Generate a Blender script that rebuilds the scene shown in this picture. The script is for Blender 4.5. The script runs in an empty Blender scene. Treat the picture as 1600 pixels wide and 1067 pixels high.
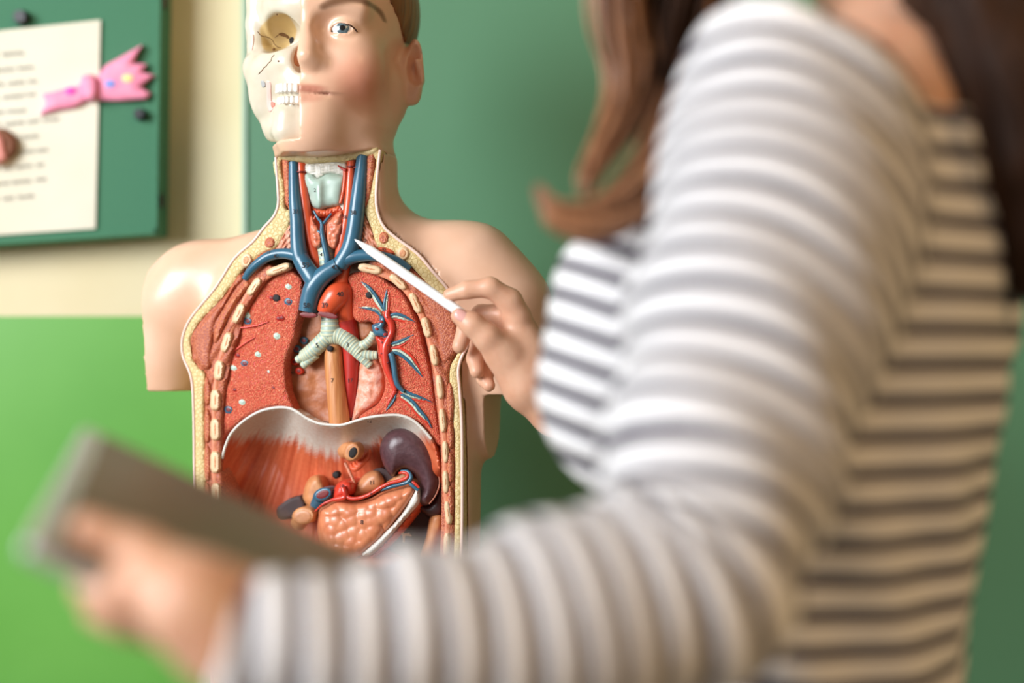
import bpy, math, random
import numpy as np
from mathutils import Vector, Matrix
from mathutils.geometry import delaunay_2d_cdt
from mathutils.bvhtree import BVHTree
random.seed(3); np.random.seed(3)
SC = bpy.context.scene
# ---------------------------------------------------------------- camera, world, light, exposure
CAMZ = 1.19
K = 36.0 / 50.0 / 1600.0            # metres per pixel at one metre from the camera
cam_d = bpy.data.cameras.new('camera'); cam = bpy.data.objects.new('camera', cam_d)
SC.collection.objects.link(cam); SC.camera = cam
cam.location = (0, 0, CAMZ); cam.rotation_euler = (math.pi / 2, 0, 0)
cam_d.lens = 50; cam_d.sensor_width = 36; cam_d.clip_start = 0.05
cam_d.dof.use_dof = True; cam_d.dof.focus_distance = 1.385; cam_d.dof.aperture_fstop = 1.4
SC.view_settings.view_transform = 'Standard'; SC.view_settings.look = 'None'
SC.view_settings.exposure = 0.0; SC.view_settings.gamma = 1.0; SC.view_settings.use_curve_mapping = False


def lin(r, g, b):
    f = lambda c: c / 12.92 if c <= .04045 else ((c + .055) / 1.055) ** 2.4
    return (f(r / 255), f(g / 255), f(b / 255), 1.0)


world = bpy.data.worlds.new('room_light'); SC.world = world; world.use_nodes = True
wn = world.node_tree
bg = wn.nodes['Background']
tcw = wn.nodes.new('ShaderNodeTexCoord'); spw = wn.nodes.new('ShaderNodeSeparateXYZ')
mrw = wn.nodes.new('ShaderNodeMapRange'); rpw = wn.nodes.new('ShaderNodeValToRGB')
wn.links.new(tcw.outputs['Generated'], spw.inputs[0]); wn.links.new(spw.outputs['X'], mrw.inputs[0])
mrw.inputs[1].default_value = -1; mrw.inputs[2].default_value = 1
wn.links.new(mrw.outputs[0], rpw.inputs[0]); wn.links.new(rpw.outputs[0], bg.inputs[0])
rpw.color_ramp.elements[0].color = (0.85, 0.88, 0.95, 1); rpw.color_ramp.elements[1].color = (0.95, 0.66, 0.34, 1)
bg.inputs[1].default_value = 0.29


def area(name, loc, target, size, sizey, power, col):
    l = bpy.data.lights.new(name, 'AREA'); l.shape = 'RECTANGLE'; l.size = size; l.size_y = sizey
    l.energy = power; l.color = col
    o = bpy.data.objects.new(name, l); SC.collection.objects.link(o); o.location = loc
    o.rotation_euler = (Vector(target) - Vector(loc)).to_track_quat('-Z', 'Y').to_euler()
    return o


WL = area('window_daylight', (-2.05, -0.2, 1.95), (-.1, 1.5, 1.40), 1.5, 1.3, 34.5, (0.93, 0.96, 1.0)); WL.data.spread = math.radians(96)
area('warm_fill', (1.5, -0.9, 2.5), (0.2, 1.2, 1.1), 1.0, 1.0, 21, (1.0, 0.62, 0.26))  # warm tungsten fill from the right; its source is unseen

# ---------------------------------------------------------------- helpers


def W(px, py, d):
    return np.array([(px - 800) * K * d, d, CAMZ + (533.5 - py) * K * d])


class Frame:
    """a plane standing in the room: origin, turned by yaw about the vertical; h is distance in front of it"""
    def __init__(s, px, py, d, yaw):
        s.O = W(px, py, d); a = math.radians(yaw)
        s.r = np.array([math.cos(a), -math.sin(a), 0.]); s.n = np.array([-math.sin(a), -math.cos(a), 0.]); s.u = np.array([0, 0, 1.])
        s.C = np.array([0, 0, CAMZ])

    def P(s, px, py, h):
        px = np.asarray(px, float); py = np.asarray(py, float); h = np.asarray(h, float)
        v = np.stack(np.broadcast_arrays((px - 800) * K, 1.0, (533.5 - py) * K), -1)
        t = (np.dot(s.O - s.C, s.n) + h) / (v @ s.n)
        return s.C + t[..., None] * v

    def loc(s, p):
        q = np.asarray(p) - s.O
        return np.stack([q @ s.r, q @ s.n, q[..., 2]], -1)

    def world(s, l):
        l = np.asarray(l, float)
        return s.O + l[..., 0:1] * s.r + l[..., 1:2] * s.n + l[..., 2:3] * s.u

    def L(s, px, py, h):
        return s.loc(s.P(px, py, h))


def empty(name, loc, label=None, cat=None, group=None):
    o = bpy.data.objects.new(name, None); SC.collection.objects.link(o); o.location = loc; o.empty_display_size = .05
    return tag(o, label, cat, group)


def tag(o, label=None, cat=None, group=None, kind=None):
    if label: o['label'] = label
    if cat: o['category'] = cat
    if group: o['group'] = group
    if kind: o['kind'] = kind
    return o


def root_loc(p):
    v = Vector((0, 0, 0))
    while p is not None:
        v += p.location; p = p.parent
    return v


def obj(name, V, F, m, parent=None, loc=None, smooth=True, angle=None, attrs=None, cols=None):
    """one mesh object from world-space vertices"""
    V = np.asarray(V, float).reshape(-1, 3)
    if parent is not None:
        base = np.array(root_loc(parent)); oloc = (0, 0, 0)
    else:
        oloc = loc if loc is not None else tuple((V.min(0) + V.max(0)) / 2)
        base = np.array(oloc)
    me = bpy.data.meshes.new(name)
    me.from_pydata((V - base).tolist(), [], F)
    if smooth:
        me.shade_smooth()
        if angle: me.set_sharp_from_angle(angle=math.radians(angle))
    if attrs:
        for k, a in attrs.items():
            at = me.attributes.new(k, 'FLOAT', 'POINT'); at.data.foreach_set('value', np.asarray(a, np.float32))
    if cols is not None:
        at = me.attributes.new('Col', 'FLOAT_COLOR', 'POINT'); at.data.foreach_set('color', np.asarray(cols, np.float32).ravel())
    for mm in (m if isinstance(m, (list, tuple)) else [m]): me.materials.append(mm)
    me.update()
    o = bpy.data.objects.new(name, me); SC.collection.objects.link(o)
    o.location = oloc
    if parent is not None: o.parent = parent
    return o


# ---- materials
def mat(name, rgb, rough=.45, rgb2=None, tex='noise', scale=60, bump=0.0, spec=.5, coat=0, stretch=None, sss=0, attr=False, dist=.001, detail=3, lo=.35, hi=.65, metal=0, rgb2lin=None):
    m = bpy.data.materials.new(name); m.use_nodes = True; nt = m.node_tree; b = nt.nodes['Principled BSDF']
    N = nt.nodes.new; Lk = nt.links.new
    b.inputs['Roughness'].default_value = rough; b.inputs['Specular IOR Level'].default_value = spec
    b.inputs['Coat Weight'].default_value = coat; b.inputs['Coat Roughness'].default_value = .2; b.inputs['Metallic'].default_value = metal
    if sss:
        b.inputs['Subsurface Weight'].default_value = sss; b.inputs['Subsurface Radius'].default_value = (.012, .005, .003); b.inputs['Subsurface Scale'].default_value = .5
    c1 = lin(*rgb); b.inputs['Base Color'].default_value = c1
    fac = None
    if rgb2 or bump:
        tc = N('ShaderNodeTexCoord'); mp = N('ShaderNodeMapping'); Lk(tc.outputs['Object'], mp.inputs[0])
        if stretch: mp.inputs['Scale'].default_value = stretch
        if tex == 'noise':
            t = N('ShaderNodeTexNoise'); t.inputs['Scale'].default_value = scale; t.inputs['Detail'].default_value = detail; out = t.outputs[0]
        elif tex == 'cells':
            t = N('ShaderNodeTexVoronoi'); t.feature = 'DISTANCE_TO_EDGE'; t.inputs['Scale'].default_value = scale; out = t.outputs['Distance']
            lo, hi = .0, .18
        else:
            t = N('ShaderNodeTexVoronoi'); t.inputs['Scale'].default_value = scale; out = t.outputs['Distance']; lo, hi = .1, .7
        Lk(mp.outputs[0], t.inputs['Vector'])
        mr = N('ShaderNodeMapRange'); mr.inputs[1].default_value = lo; mr.inputs[2].default_value = hi; Lk(out, mr.inputs[0]); fac = mr.outputs[0]
    src = None
    if attr:
        a = N('ShaderNodeAttribute'); a.attribute_name = 'Col'; src = a.outputs['Color']
        Lk(src, b.inputs['Base Color'])
    if rgb2:
        mx = N('ShaderNodeMix'); mx.data_type = 'RGBA'; Lk(fac, mx.inputs[0])
        if attr:
            mx.blend_type = 'MULTIPLY'; mx.inputs[7].default_value = lin(*rgb2); Lk(src, mx.inputs[6])
        else:
            mx.inputs[6].default_value = c1; mx.inputs[7].default_value = lin(*rgb2)
        Lk(mx.outputs[2], b.inputs['Base Color'])
    if bump:
        bp = N('ShaderNodeBump'); bp.inputs['Strength'].default_value = min(1, abs(bump)); bp.inputs['Distance'].default_value = dist; bp.invert = bump < 0
        Lk(fac, bp.inputs['Height']); Lk(bp.outputs[0], b.inputs['Normal'])
    return m


# ---- signed-distance sculpting: shapes are blended on a grid and skinned with surface nets
class Grid:
    def __init__(s, xs, ys, zs, big=.06):
        s.a = [np.asarray(v, np.float32) for v in (xs, ys, zs)]
        s.F = np.full([len(v) for v in s.a], big, np.float32); s.big = big

    def sl(s, lo, hi, m):
        r = []
        for k in range(3):
            i0 = np.searchsorted(s.a[k], lo[k] - m); i1 = np.searchsorted(s.a[k], hi[k] + m)
            r.append(slice(max(0, i0 - 1), min(len(s.a[k]), i1 + 1)))
        return tuple(r)

    def pts(s, r):
        return s.a[0][r[0]][:, None, None], s.a[1][r[1]][None, :, None], s.a[2][r[2]][None, None, :]

    def add(s, fn, lo, hi, k=.01, sub=False, m=None):
        r = s.sl(lo, hi, (k + .012) if m is None else m)
        d = fn(*s.pts(r)); f = s.F[r]
        if f.size == 0: return
        if sub:
            a, b = f, -d
            h = np.maximum(k - np.abs(a - b), 0) / max(k, 1e-6); s.F[r] = np.maximum(a, b) + h * h * k * .25
        else:
            h = np.maximum(k - np.abs(f - d), 0) / max(k, 1e-6); s.F[r] = np.minimum(f, d) - h * h * k * .25

    def cap(s, a, b, ra, rb=None, k=.01, sub=False):
        rb = ra if rb is None else rb; a = np.asarray(a, float); b = np.asarray(b, float); ab = b - a; L2 = max(ab @ ab, 1e-12); R = max(ra, rb)

        def fn(X, Y, Z):
            t = np.clip(((X - a[0]) * ab[0] + (Y - a[1]) * ab[1] + (Z - a[2]) * ab[2]) / L2, 0, 1)
            return np.sqrt((X - a[0] - t * ab[0]) ** 2 + (Y - a[1] - t * ab[1]) ** 2 + (Z - a[2] - t * ab[2]) ** 2) - (ra + (rb - ra) * t)
        s.add(fn, np.minimum(a, b) - R, np.maximum(a, b) + R, k, sub)

    def chain(s, pts, rad, k=.008):
        for i in range(len(pts) - 1): s.cap(pts[i], pts[i + 1], rad[i], rad[i + 1], k)

    def ell(s, c, r, k=.01, sub=False, rot=None):
        c = np.asarray(c, float); r = np.asarray(r, float); R = r.max() if rot is not None else r

        def fn(X, Y, Z):
            x, y, z = X - c[0], Y - c[1], Z - c[2]
            if rot is not None:
                x, y, z = [rot[i][0] * x + rot[i][1] * y + rot[i][2] * z for i in range(3)]
            k0 = np.sqrt((x / r[0]) ** 2 + (y / r[1]) ** 2 + (z / r[2]) ** 2)
            k1 = np.sqrt((x / r[0] ** 2) ** 2 + (y / r[1] ** 2) ** 2 + (z / r[2] ** 2) ** 2)
            return np.where(k1 > 1e-9, k0 * (k0 - 1) / np.maximum(k1, 1e-9), -r.min())
        s.add(fn, c - R, c + R, k, sub)

    def box(s, c, half, rad=.005, k=.005, sub=False, rot=None):
        c = np.asarray(c, float); half = np.asarray(half, float); R = np.linalg.norm(half) if rot is not None else half

        def fn(X, Y, Z):
            x, y, z = X - c[0], Y - c[1], Z - c[2]
            if rot is not None:
                x, y, z = [rot[i][0] * x + rot[i][1] * y + rot[i][2] * z for i in range(3)]
            q = [np.abs(v) - h + rad for v, h in zip((x, y, z), half)]
            return np.sqrt(sum(np.maximum(v, 0) ** 2 for v in q)) + np.minimum(np.maximum(np.maximum(q[0], q[1]), q[2]), 0) - rad
        s.add(fn, c - R, c + R, k, sub)

    def cut(s, fn, k=.0):
        d = fn(s.a[0][:, None, None], s.a[1][None, :, None], s.a[2][None, None, :])
        s.F = np.maximum(s.F, d).astype(np.float32)

    def sample(s, p):
        """nearest value"""
        i = [np.clip(np.searchsorted(s.a[k], p[:, k]), 0, len(s.a[k]) - 1) for k in range(3)]
        return s.F[i[0], i[1], i[2]]

    def mesh(s, it=1):
        F = s.F; ins = F < 0
        c = np.zeros([n - 1 for n in F.shape], np.int8)
        for i in (0, 1):
            for j in (0, 1):
                for k in (0, 1):
                    c += ins[i:F.shape[0] - 1 + i, j:F.shape[1] - 1 + j, k:F.shape[2] - 1 + k]
        cells = np.argwhere((c > 0) & (c < 8)); idx = np.full(c.shape, -1, np.int64); idx[tuple(cells.T)] = np.arange(len(cells))
        acc = np.zeros((len(cells), 3)); cnt = np.zeros(len(cells))
        corners = [(i, j, k) for i in (0, 1) for j in (0, 1) for k in (0, 1)]
        fv = {q: F[cells[:, 0] + q[0], cells[:, 1] + q[1], cells[:, 2] + q[2]].astype(float) for q in corners}
        pos = {q: np.stack([s.a[t][cells[:, t] + q[t]] for t in range(3)], -1).astype(float) for q in corners}
        for q in corners:
            for ax in range(3):
                if q[ax] == 0:
                    w = tuple(1 if t == ax else q[t] for t in range(3))
                    a, b = fv[q], fv[w]; mk = (a < 0) != (b < 0)
                    t = np.where(mk, a / np.where(mk, a - b, 1), 0)[:, None]
                    acc += np.where(mk[:, None], pos[q] + t * (pos[w] - pos[q]), 0); cnt += mk
        V = acc / cnt[:, None]; faces = []
        for ax in range(3):
            u, v = [(1, 2), (2, 0), (0, 1)][ax]
            sa = [slice(None)] * 3; sb = [slice(None)] * 3; sa[ax] = slice(0, -1); sb[ax] = slice(1, None)
            A, B = ins[tuple(sa)], ins[tuple(sb)]
            e = np.argwhere(A != B); e = e[(e[:, u] > 0) & (e[:, v] > 0) & (e[:, u] < F.shape[u] - 1) & (e[:, v] < F.shape[v] - 1)]
            if not len(e): continue
            fl = A[tuple(e.T)]; q = []
            for du, dv in ((1, 1), (0, 1), (0, 0), (1, 0)):
                t = e.copy(); t[:, u] -= du; t[:, v] -= dv; q.append(idx[tuple(t.T)])
            q = np.stack(q, -1); q[~fl] = q[~fl][:, ::-1]; faces.append(q)
        Fc = np.concatenate(faces)
        for _ in range(it):
            S = np.zeros_like(V); n = np.zeros(len(V))
            for i in range(4):
                np.add.at(S, Fc[:, i], V[Fc[:, (i + 1) % 4]]); np.add.at(S, Fc[:, (i + 1) % 4], V[Fc[:, i]])
                np.add.at(n, Fc[:, i], 1); np.add.at(n, Fc[:, (i + 1) % 4], 1)
            V = V * .5 + .5 * S / n[:, None]
        return V, Fc.tolist()


def axis(lo, hi, coarse, fines=(), fine=.002):
    out = []; x = lo
    while x < hi:
        out.append(x)
        step = fine if any(a <= x <= b for a, b in fines) else coarse
        nxt = [a for a, b in fines if x < a < x + step]
        x = min(nxt) if nxt else x + step
    return np.array(out)


# ---- tubes, boxes, plates
def catmull(P, n=6, closed=False):
    P = np.asarray(P, float); out = []
    m = len(P)
    for i in range(m if closed else m - 1):
        if closed: a, b, c, d = P[(i - 1) % m], P[i], P[(i + 1) % m], P[(i + 2) % m]
        else: a, b, c, d = P[max(i - 1, 0)], P[i], P[i + 1], P[min(i + 2, m - 1)]
        for t in np.arange(n) / n:
            out.append(.5 * (2 * b + (c - a) * t + (2 * a - 5 * b + 4 * c - d) * t * t + (3 * b - a - 3 * c + d) * t ** 3))
    if not closed: out.append(P[-1])
    return np.array(out)


def tube_mesh(P, R, seg=12, n=6, flat=1.0, ref=(0, -1, 0), caps=True, ring=None):
    P = np.asarray(P, float); R = np.asarray(R, float) * np.ones(len(P))
    Q = catmull(np.column_stack([P, R]), n) if n > 1 else np.column_stack([P, R])
    P, R = Q[:, :3], np.maximum(Q[:, 3], 1e-5)
    T = np.gradient(P, axis=0); T /= np.linalg.norm(T, axis=1)[:, None] + 1e-12
    V = []; F = []; ref = np.asarray(ref, float)
    if ring: R = R * (1 + ring[0] * np.sin(np.arange(len(P)) * ring[1]))
    for i in range(len(P)):
        b = np.cross(T[i], ref); nb = np.linalg.norm(b)
        b = b / nb if nb > 1e-4 else np.array([1., 0, 0])
        c = np.cross(b, T[i])
        for j in range(seg):
            a = 2 * math.pi * j / seg
            V.append(P[i] + R[i] * (math.cos(a) * b + math.sin(a) * c * flat))
    for i in range(len(P) - 1):
        for j in range(seg):
            k = (j + 1) % seg
            F.append((i * seg + j, (i + 1) * seg + j, (i + 1) * seg + k, i * seg + k))
    if caps:
        F.append(tuple(range(seg))); F.append(tuple((len(P) - 1) * seg + j for j in reversed(range(seg))))
    return np.array(V), F


def join(parts):
    V = []; F = []; n = 0
    for v, f in parts:
        V.append(np.asarray(v)); F += [tuple(i + n for i in q) for q in f]; n += len(v)
    return np.concatenate(V), F


def boxm(lo, hi):
    x0, y0, z0 = lo; x1, y1, z1 = hi
    V = [(x0, y0, z0), (x1, y0, z0), (x1, y1, z0), (x0, y1, z0), (x0, y0, z1), (x1, y0, z1), (x1, y1, z1), (x0, y1, z1)]
    return np.array(V, float), [(0, 3, 2, 1), (4, 5, 6, 7), (0, 1, 5, 4), (1, 2, 6, 5), (2, 3, 7, 6), (3, 0, 4, 7)]


def bevel(o, w=.002, s=2):
    md = o.modifiers.new('bevel', 'BEVEL'); md.width = w; md.segments = s; md.limit_method = 'ANGLE'; return o


def inside(loops, X, Y):
    c = np.zeros(X.shape, bool)
    for L in loops:
        x0, y0 = L[:, 0], L[:, 1]; x1, y1 = np.roll(x0, -1), np.roll(y0, -1)
        for a, b, e, f in zip(x0, y0, x1, y1):
            if b == f: continue
            c ^= ((b > Y) != (f > Y)) & (X < (e - a) * (Y - b) / (f - b) + a)
    return c


def edgedist(loops, X, Y):
    D = np.full(X.shape, 1e9)
    for L in loops:
        M = np.roll(L, -1, 0)
        for p, q in zip(L, M):
            e = q - p; l2 = max(e @ e, 1e-12)
            t = np.clip(((X - p[0]) * e[0] + (Y - p[1]) * e[1]) / l2, 0, 1)
            D = np.minimum(D, (X - p[0] - t * e[0]) ** 2 + (Y - p[1] - t * e[1]) ** 2)
    return np.sqrt(D)


def resamp(L, step):
    L = np.asarray(L, float); out = []
    for p, q in zip(L, np.roll(L, -1, 0)):
        n = max(1, int(round(np.linalg.norm(q - p) / step)))
        for i in range(n): out.append(p + (q - p) * i / n)
    return np.array(out)


def plate_mesh(loops, to3d, step, hfun, back, smooth_loop=True, to3d_back=None):
    """a solid plate: outline loops (first outer, others holes), front relieved by hfun(x, y, distance to edge), skirt going back"""
    Ls = [resamp(catmull(l, 4, True) if smooth_loop else l, step) for l in loops]
    allp = np.concatenate(Ls); lo, hi = allp.min(0), allp.max(0)
    gx = np.arange(lo[0], hi[0], step); gy = np.arange(lo[1], hi[1], step * .866)
    X, Y = np.meshgrid(gx, gy); X = X + (np.arange(len(gy)) % 2)[:, None] * step * .5
    X, Y = X.ravel(), Y.ravel(); ok = inside(Ls, X, Y); X, Y = X[ok], Y[ok]
    D = edgedist(Ls, X, Y); ok = D > step * .6; X, Y = X[ok], Y[ok]
    pts = np.concatenate([allp, np.column_stack([X, Y])])
    edges = []; n = 0
    for l in Ls:
        edges += [(n + i, n + (i + 1) % len(l)) for i in range(len(l))]; n += len(l)
    v, e, f, _, _, _ = delaunay_2d_cdt([Vector(p) for p in pts], edges, [], 0, 1e-5)
    v = np.array([(p.x, p.y) for p in v]); f = np.array(f)
    cen = v[f].mean(1); f = f[inside(Ls, cen[:, 0], cen[:, 1])]
    D = edgedist(Ls, v[:, 0], v[:, 1])
    H = hfun(v[:, 0], v[:, 1], D)
    V3 = to3d(v[:, 0], v[:, 1], H)
    # orientation: towards the viewer side
    a = f[0]; x = v[a]
    area2 = (v[f[:, 1], 0] - v[f[:, 0], 0]) * (v[f[:, 2], 1] - v[f[:, 0], 1]) - (v[f[:, 1], 1] - v[f[:, 0], 1]) * (v[f[:, 2], 0] - v[f[:, 0], 0])
    f[area2 > 0] = f[area2 > 0][:, ::-1]
    faces = [tuple(q) for q in f.tolist()]
    es = {}
    for q in faces:
        for i in range(3):
            es[(q[i], q[(i + 1) % 3])] = 1
    be = [k for k in es if (k[1], k[0]) not in es]
    bv = sorted({i for k in be for i in k}); mp = {i: len(v) + j for j, i in enumerate(bv)}
    B3 = (to3d_back or to3d)(v[bv, 0], v[bv, 1], np.full(len(bv), back) if np.isscalar(back) else back(v[bv, 0], v[bv, 1]))
    for i, j in be: faces.append((j, i, mp[i], mp[j]))
    return np.concatenate([V3, B3]), faces, v, D, bv


def rnd(d, r):
    t = np.clip(d / r, 0, 1); return np.sqrt(np.maximum(1 - (1 - t) ** 2, 0))


def vnoise(x, y, s, seed=0):
    """smooth value noise on the plane"""
    x = np.asarray(x) / s; y = np.asarray(y) / s; i = np.floor(x).astype(int); j = np.floor(y).astype(int); u = x - i; w = y - j
    u = u * u * (3 - 2 * u); w = w * w * (3 - 2 * w)
    h = lambda a, b: (np.sin(a * 127.1 + b * 311.7 + seed * 74.7) * 43758.5453) % 1.0
    return (h(i, j) * (1 - u) + h(i + 1, j) * u) * (1 - w) + (h(i, j + 1) * (1 - u) + h(i + 1, j + 1) * u) * w - .5


def lumps(x, y, s, seed=0):
    """distance to the nearest of scattered points: rounded lobes"""
    gx = np.floor(x / s); gy = np.floor(y / s); best = np.full(np.shape(x), 9.)
    for a in (-1, 0, 1):
        for b in (-1, 0, 1):
            cx, cy = gx + a, gy + b
            hx = (np.sin(cx * 127.1 + cy * 311.7 + seed) * 43758.5453) % 1.0; hy = (np.sin(cx * 269.5 + cy * 183.3 + seed) * 43758.5453) % 1.0
            best = np.minimum(best, (x / s - cx - hx) ** 2 + (y / s - cy - hy) ** 2)
    return 1 - np.clip(best, 0, 1.2)
# ---------------------------------------------------------------- the setting
M = {}
WALL_Y = 1.80
M['cream'] = mat('cream_paint', (226, 214, 176), .6, (220, 206, 164), scale=6)
M['lime'] = mat('lime_paint', (104, 174, 74), .36, (98, 168, 68), scale=5)
M['chalk'] = mat('green_chalkboard', (86, 137, 104), .5, (80, 131, 98), scale=900, bump=.25, dist=.0004)
M['felt'] = mat('green_felt', (66, 124, 92), .8, (60, 116, 86), scale=400)
M['floor'] = mat('grey_vinyl', (150, 140, 120), .5, (135, 126, 108), scale=12)
ZB = CAMZ + (533.5 - 494) * K * WALL_Y
v1, f1 = boxm((-2.4, WALL_Y, 0), (2.2, WALL_Y + .1, ZB)); v2, f2 = boxm((-2.4, WALL_Y, ZB), (2.2, WALL_Y + .1, 2.7))
Vw, Fw = join([(v1, f1), (v2, f2)])
wall = tag(obj('wall_back', Vw, Fw, [M['lime'], M['cream']], smooth=False), kind='structure')
for i, p in enumerate(wall.data.polygons): p.material_index = 0 if i < 6 else 1
V, F = boxm((-2.4, -1.2, -.05), (2.2, WALL_Y + .1, 0)); tag(obj('floor', V, F, M['floor'], smooth=False), kind='structure')

# green chalkboard
CB = WALL_Y - .02
x0 = (378 - 800) * K * CB
cb = empty('chalkboard', (.7, CB, 1.5), 'large plain green chalkboard on the wall behind the anatomical torso', 'chalkboard')
V, F = boxm((x0 + .006, CB, .70), (2.0, WALL_Y, 2.2)); obj('writing_surface', V, F, M['chalk'], cb, smooth=False)
M['mint_trim'] = mat('mint_trim', (170, 200, 176), .5)
V, F = boxm((x0, CB - .003, .70), (x0 + .006, WALL_Y, 2.2)); obj('edge_trim', V, F, M['mint_trim'], cb, smooth=False)


def quadplate(px_corners, d, th, step=None):
    """flat plate from four corners given in the picture frame, at depth d, th thick towards the wall"""
    A = [W(x, y, d) for x, y in px_corners]; B = [a + np.array([0, th, 0]) for a in A]
    return np.array(A + B), [(0, 1, 2, 3), (7, 6, 5, 4), (1, 0, 4, 5), (2, 1, 5, 6), (3, 2, 6, 7), (0, 3, 7, 4)]


BD = WALL_Y - .05
M['dark_frame'] = mat('dark_board_edge', (52, 74, 44), .6)
bb = empty('bulletin_board', tuple(W(0, 200, BD)), 'small green pin board with thick dark edge hung on the cream wall', 'pin board')
o = obj('felt_panel', *quadplate([(-330, -150), (-330, 402), (244, 364), (252, -150)], BD, .045), M['felt'], bb, smooth=False)
fr = [(-330, 392), (-330, 404), (246, 366), (246, 356)]
o = bevel(obj('frame_edge', *join([quadplate(fr, BD - .004, .053), quadplate([(241, -150), (239.5, 366), (246, 366), (254, -150)], BD - .004, .053)]), M['felt'], bb, smooth=False), .001)
M['side'] = mat('brown_board_side', (70, 66, 34), .6)
obj('side_panel', *quadplate([(246.5, -150), (238, 364), (246.6, 366), (254.5, -150)], BD + .003, .045), M['side'], bb, smooth=False)
M['black'] = mat('black_metal', (30, 30, 36), .35)
for k, (x, y) in enumerate([(252, 4), (247.5, 314)]):
    c = W(x, y, BD + .012); v, f = boxm(c - [.007, .010, .0085], c + [.007, .004, .0085]); bevel(obj('clip', v, f, M['black'], bb, smooth=False), .002)

# paper with handwriting
M['paper'] = mat('ivory_paper', (228, 224, 206), .7, (222, 217, 196), scale=8)
M['ink'] = mat('grey_ink', (110, 112, 108), .7)
pp = [(-130, 62), (-130, 376), (149, 357), (157, 31)]
pr = empty('paper_sheet', tuple(W(60, 200, BD - .002)), 'ivory sheet with rows of grey handwriting pinned on the small board', 'paper')
Vp, Fp = quadplate(pp, BD - .0035, .0008)
obj('sheet', Vp, Fp, M['paper'], pr, smooth=False)
bars = []
for y, xe in [(86, 50), (110, 52), (132, 57), (153, 55), (176, 40), (195, 92), (218, 74), (241, 74), (264, 68), (287, 72), (311, 58)]:
    x = -120.
    while x < xe - 8:
        l = random.uniform(14, 34); l = min(l, xe - x)
        n = max(4, int(l / 2.2)); P = []
        for i in range(n + 1):
            xx = x + l * i / n; yy = y - (xx) * .10 + (3.2 if i % 2 else -3.0) * random.uniform(.5, 1.1)
            P.append(W(xx, yy, BD - .0042))
        bars.append(tube_mesh(P, .00075, 4, 1, flat=.35)); x += l + random.uniform(4, 8)
obj('handwriting', *join(bars), M['ink'], pr)

# pins
def pin(x, y, r, label):
    t = empty('push_pin', tuple(W(x, y, BD)), label, 'pin', 'dark push pins on the pin board')
    p = W(x, y, BD)
    v, f = tube_mesh([p - [0, .001, 0], p - [0, .004, 0], p - [0, .010, 0], p - [0, .014, 0]], [r, r, r * .6, r * .75], 14, 1, ref=(0, 0, 1)); obj('head', v, f, M['black'], t, angle=40)
    v, f = tube_mesh([p + [0, .008, 0], p - [0, .001, 0]], .0006, 6, 1, ref=(0, 0, 1)); obj('needle', v, f, M['black'], t)
pin(36, 29, .0098, 'dark push pin above the top edge of the ivory sheet')
pin(221, 180, .0078, 'dark push pin below the pink paper ribbon')

# pink ribbon bow
M['pink'] = mat('pink_paper', (246, 156, 186), .6, (238, 140, 174), scale=60); M['magenta'] = mat('magenta_sticker', (222, 60, 178), .5)
M['bluest'] = mat('blue_sticker', (128, 150, 226), .5); M['yellowst'] = mat('yellow_sticker', (240, 226, 150), .5)
rb = empty('paper_ribbon', tuple(W(150, 135, BD - .01)), 'pink paper ribbon with zigzag ends and coloured dots on the sheet edge', 'ribbon')
BW = lambda h: (lambda x, y, H: W3(x, y, BD - h - H))


def W3(x, y, d):
    x = np.asarray(x, float); y = np.asarray(y, float); d = np.asarray(d, float) * np.ones(x.shape)
    return np.stack([(x - 800) * K * d, d, CAMZ + (533.5 - y) * K * d], -1)


def wplate(name, loop, h, H, r, m, parent, step=3, sm=False, back=.001):
    v, f, *_ = plate_mesh([loop], lambda x, y, z: W3(x, y, BD - z), step, lambda x, y, d: h + H * rnd(d, r), back, sm)
    return obj(name, v, f, m, parent, angle=50)
wplate('wide_tail', [(148, 125), (142, 140), (146, 157), (190, 158), (229, 155), (236, 146), (220, 136), (242, 118), (222, 112), (229, 100), (208, 99), (222, 70), (190, 88), (165, 102)], .008, .006, 20, M['pink'], rb)
wplate('narrow_tail', [(140, 126), (120, 134), (66, 147), (72, 160), (62, 180), (92, 172), (118, 168), (140, 155)], .008, .005, 14, M['pink'], rb)
wplate('knot', [(126, 122), (140, 116), (152, 122), (155, 140), (150, 156), (138, 158), (128, 150)], .010, .012, 12, M['pink'], rb, sm=True)
for (x, y, r, m) in [(172, 131, 8, 'bluest'), (199, 122, 8, 'yellowst'), (110, 142, 8, 'magenta')]:
    wplate('sticker', [(x + r * math.cos(a) * 1.1, y + r * .8 * math.sin(a)) for a in np.arange(12) / 12 * 6.283], .0145 if m != 'magenta' else .0135, .0008, 3, M[m], rb, 2)
# brown and pink ornament at the picture's edge
M['brownf'] = mat('brown_felt', (134, 84, 58), .8, (110, 66, 44), scale=200); M['pinkf'] = mat('pink_felt', (226, 150, 140), .8)
of = empty('felt_ornament', tuple(W(6, 226, BD - .01)), 'small brown and pink felt ornament stuck on the ivory sheet', 'ornament')
wplate('brown_cap', [(-12, 206), (2, 200), (16, 206), (27, 220), (26, 236), (16, 248), (4, 240), (-8, 226)], .006, .010, 10, M['brownf'], of, 2.5, True)
wplate('pink_front', [(-24, 208), (-6, 204), (6, 216), (10, 234), (12, 246), (2, 256), (-14, 256), (-26, 236)], .011, .010, 10, M['pinkf'], of, 2.5, True)

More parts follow.
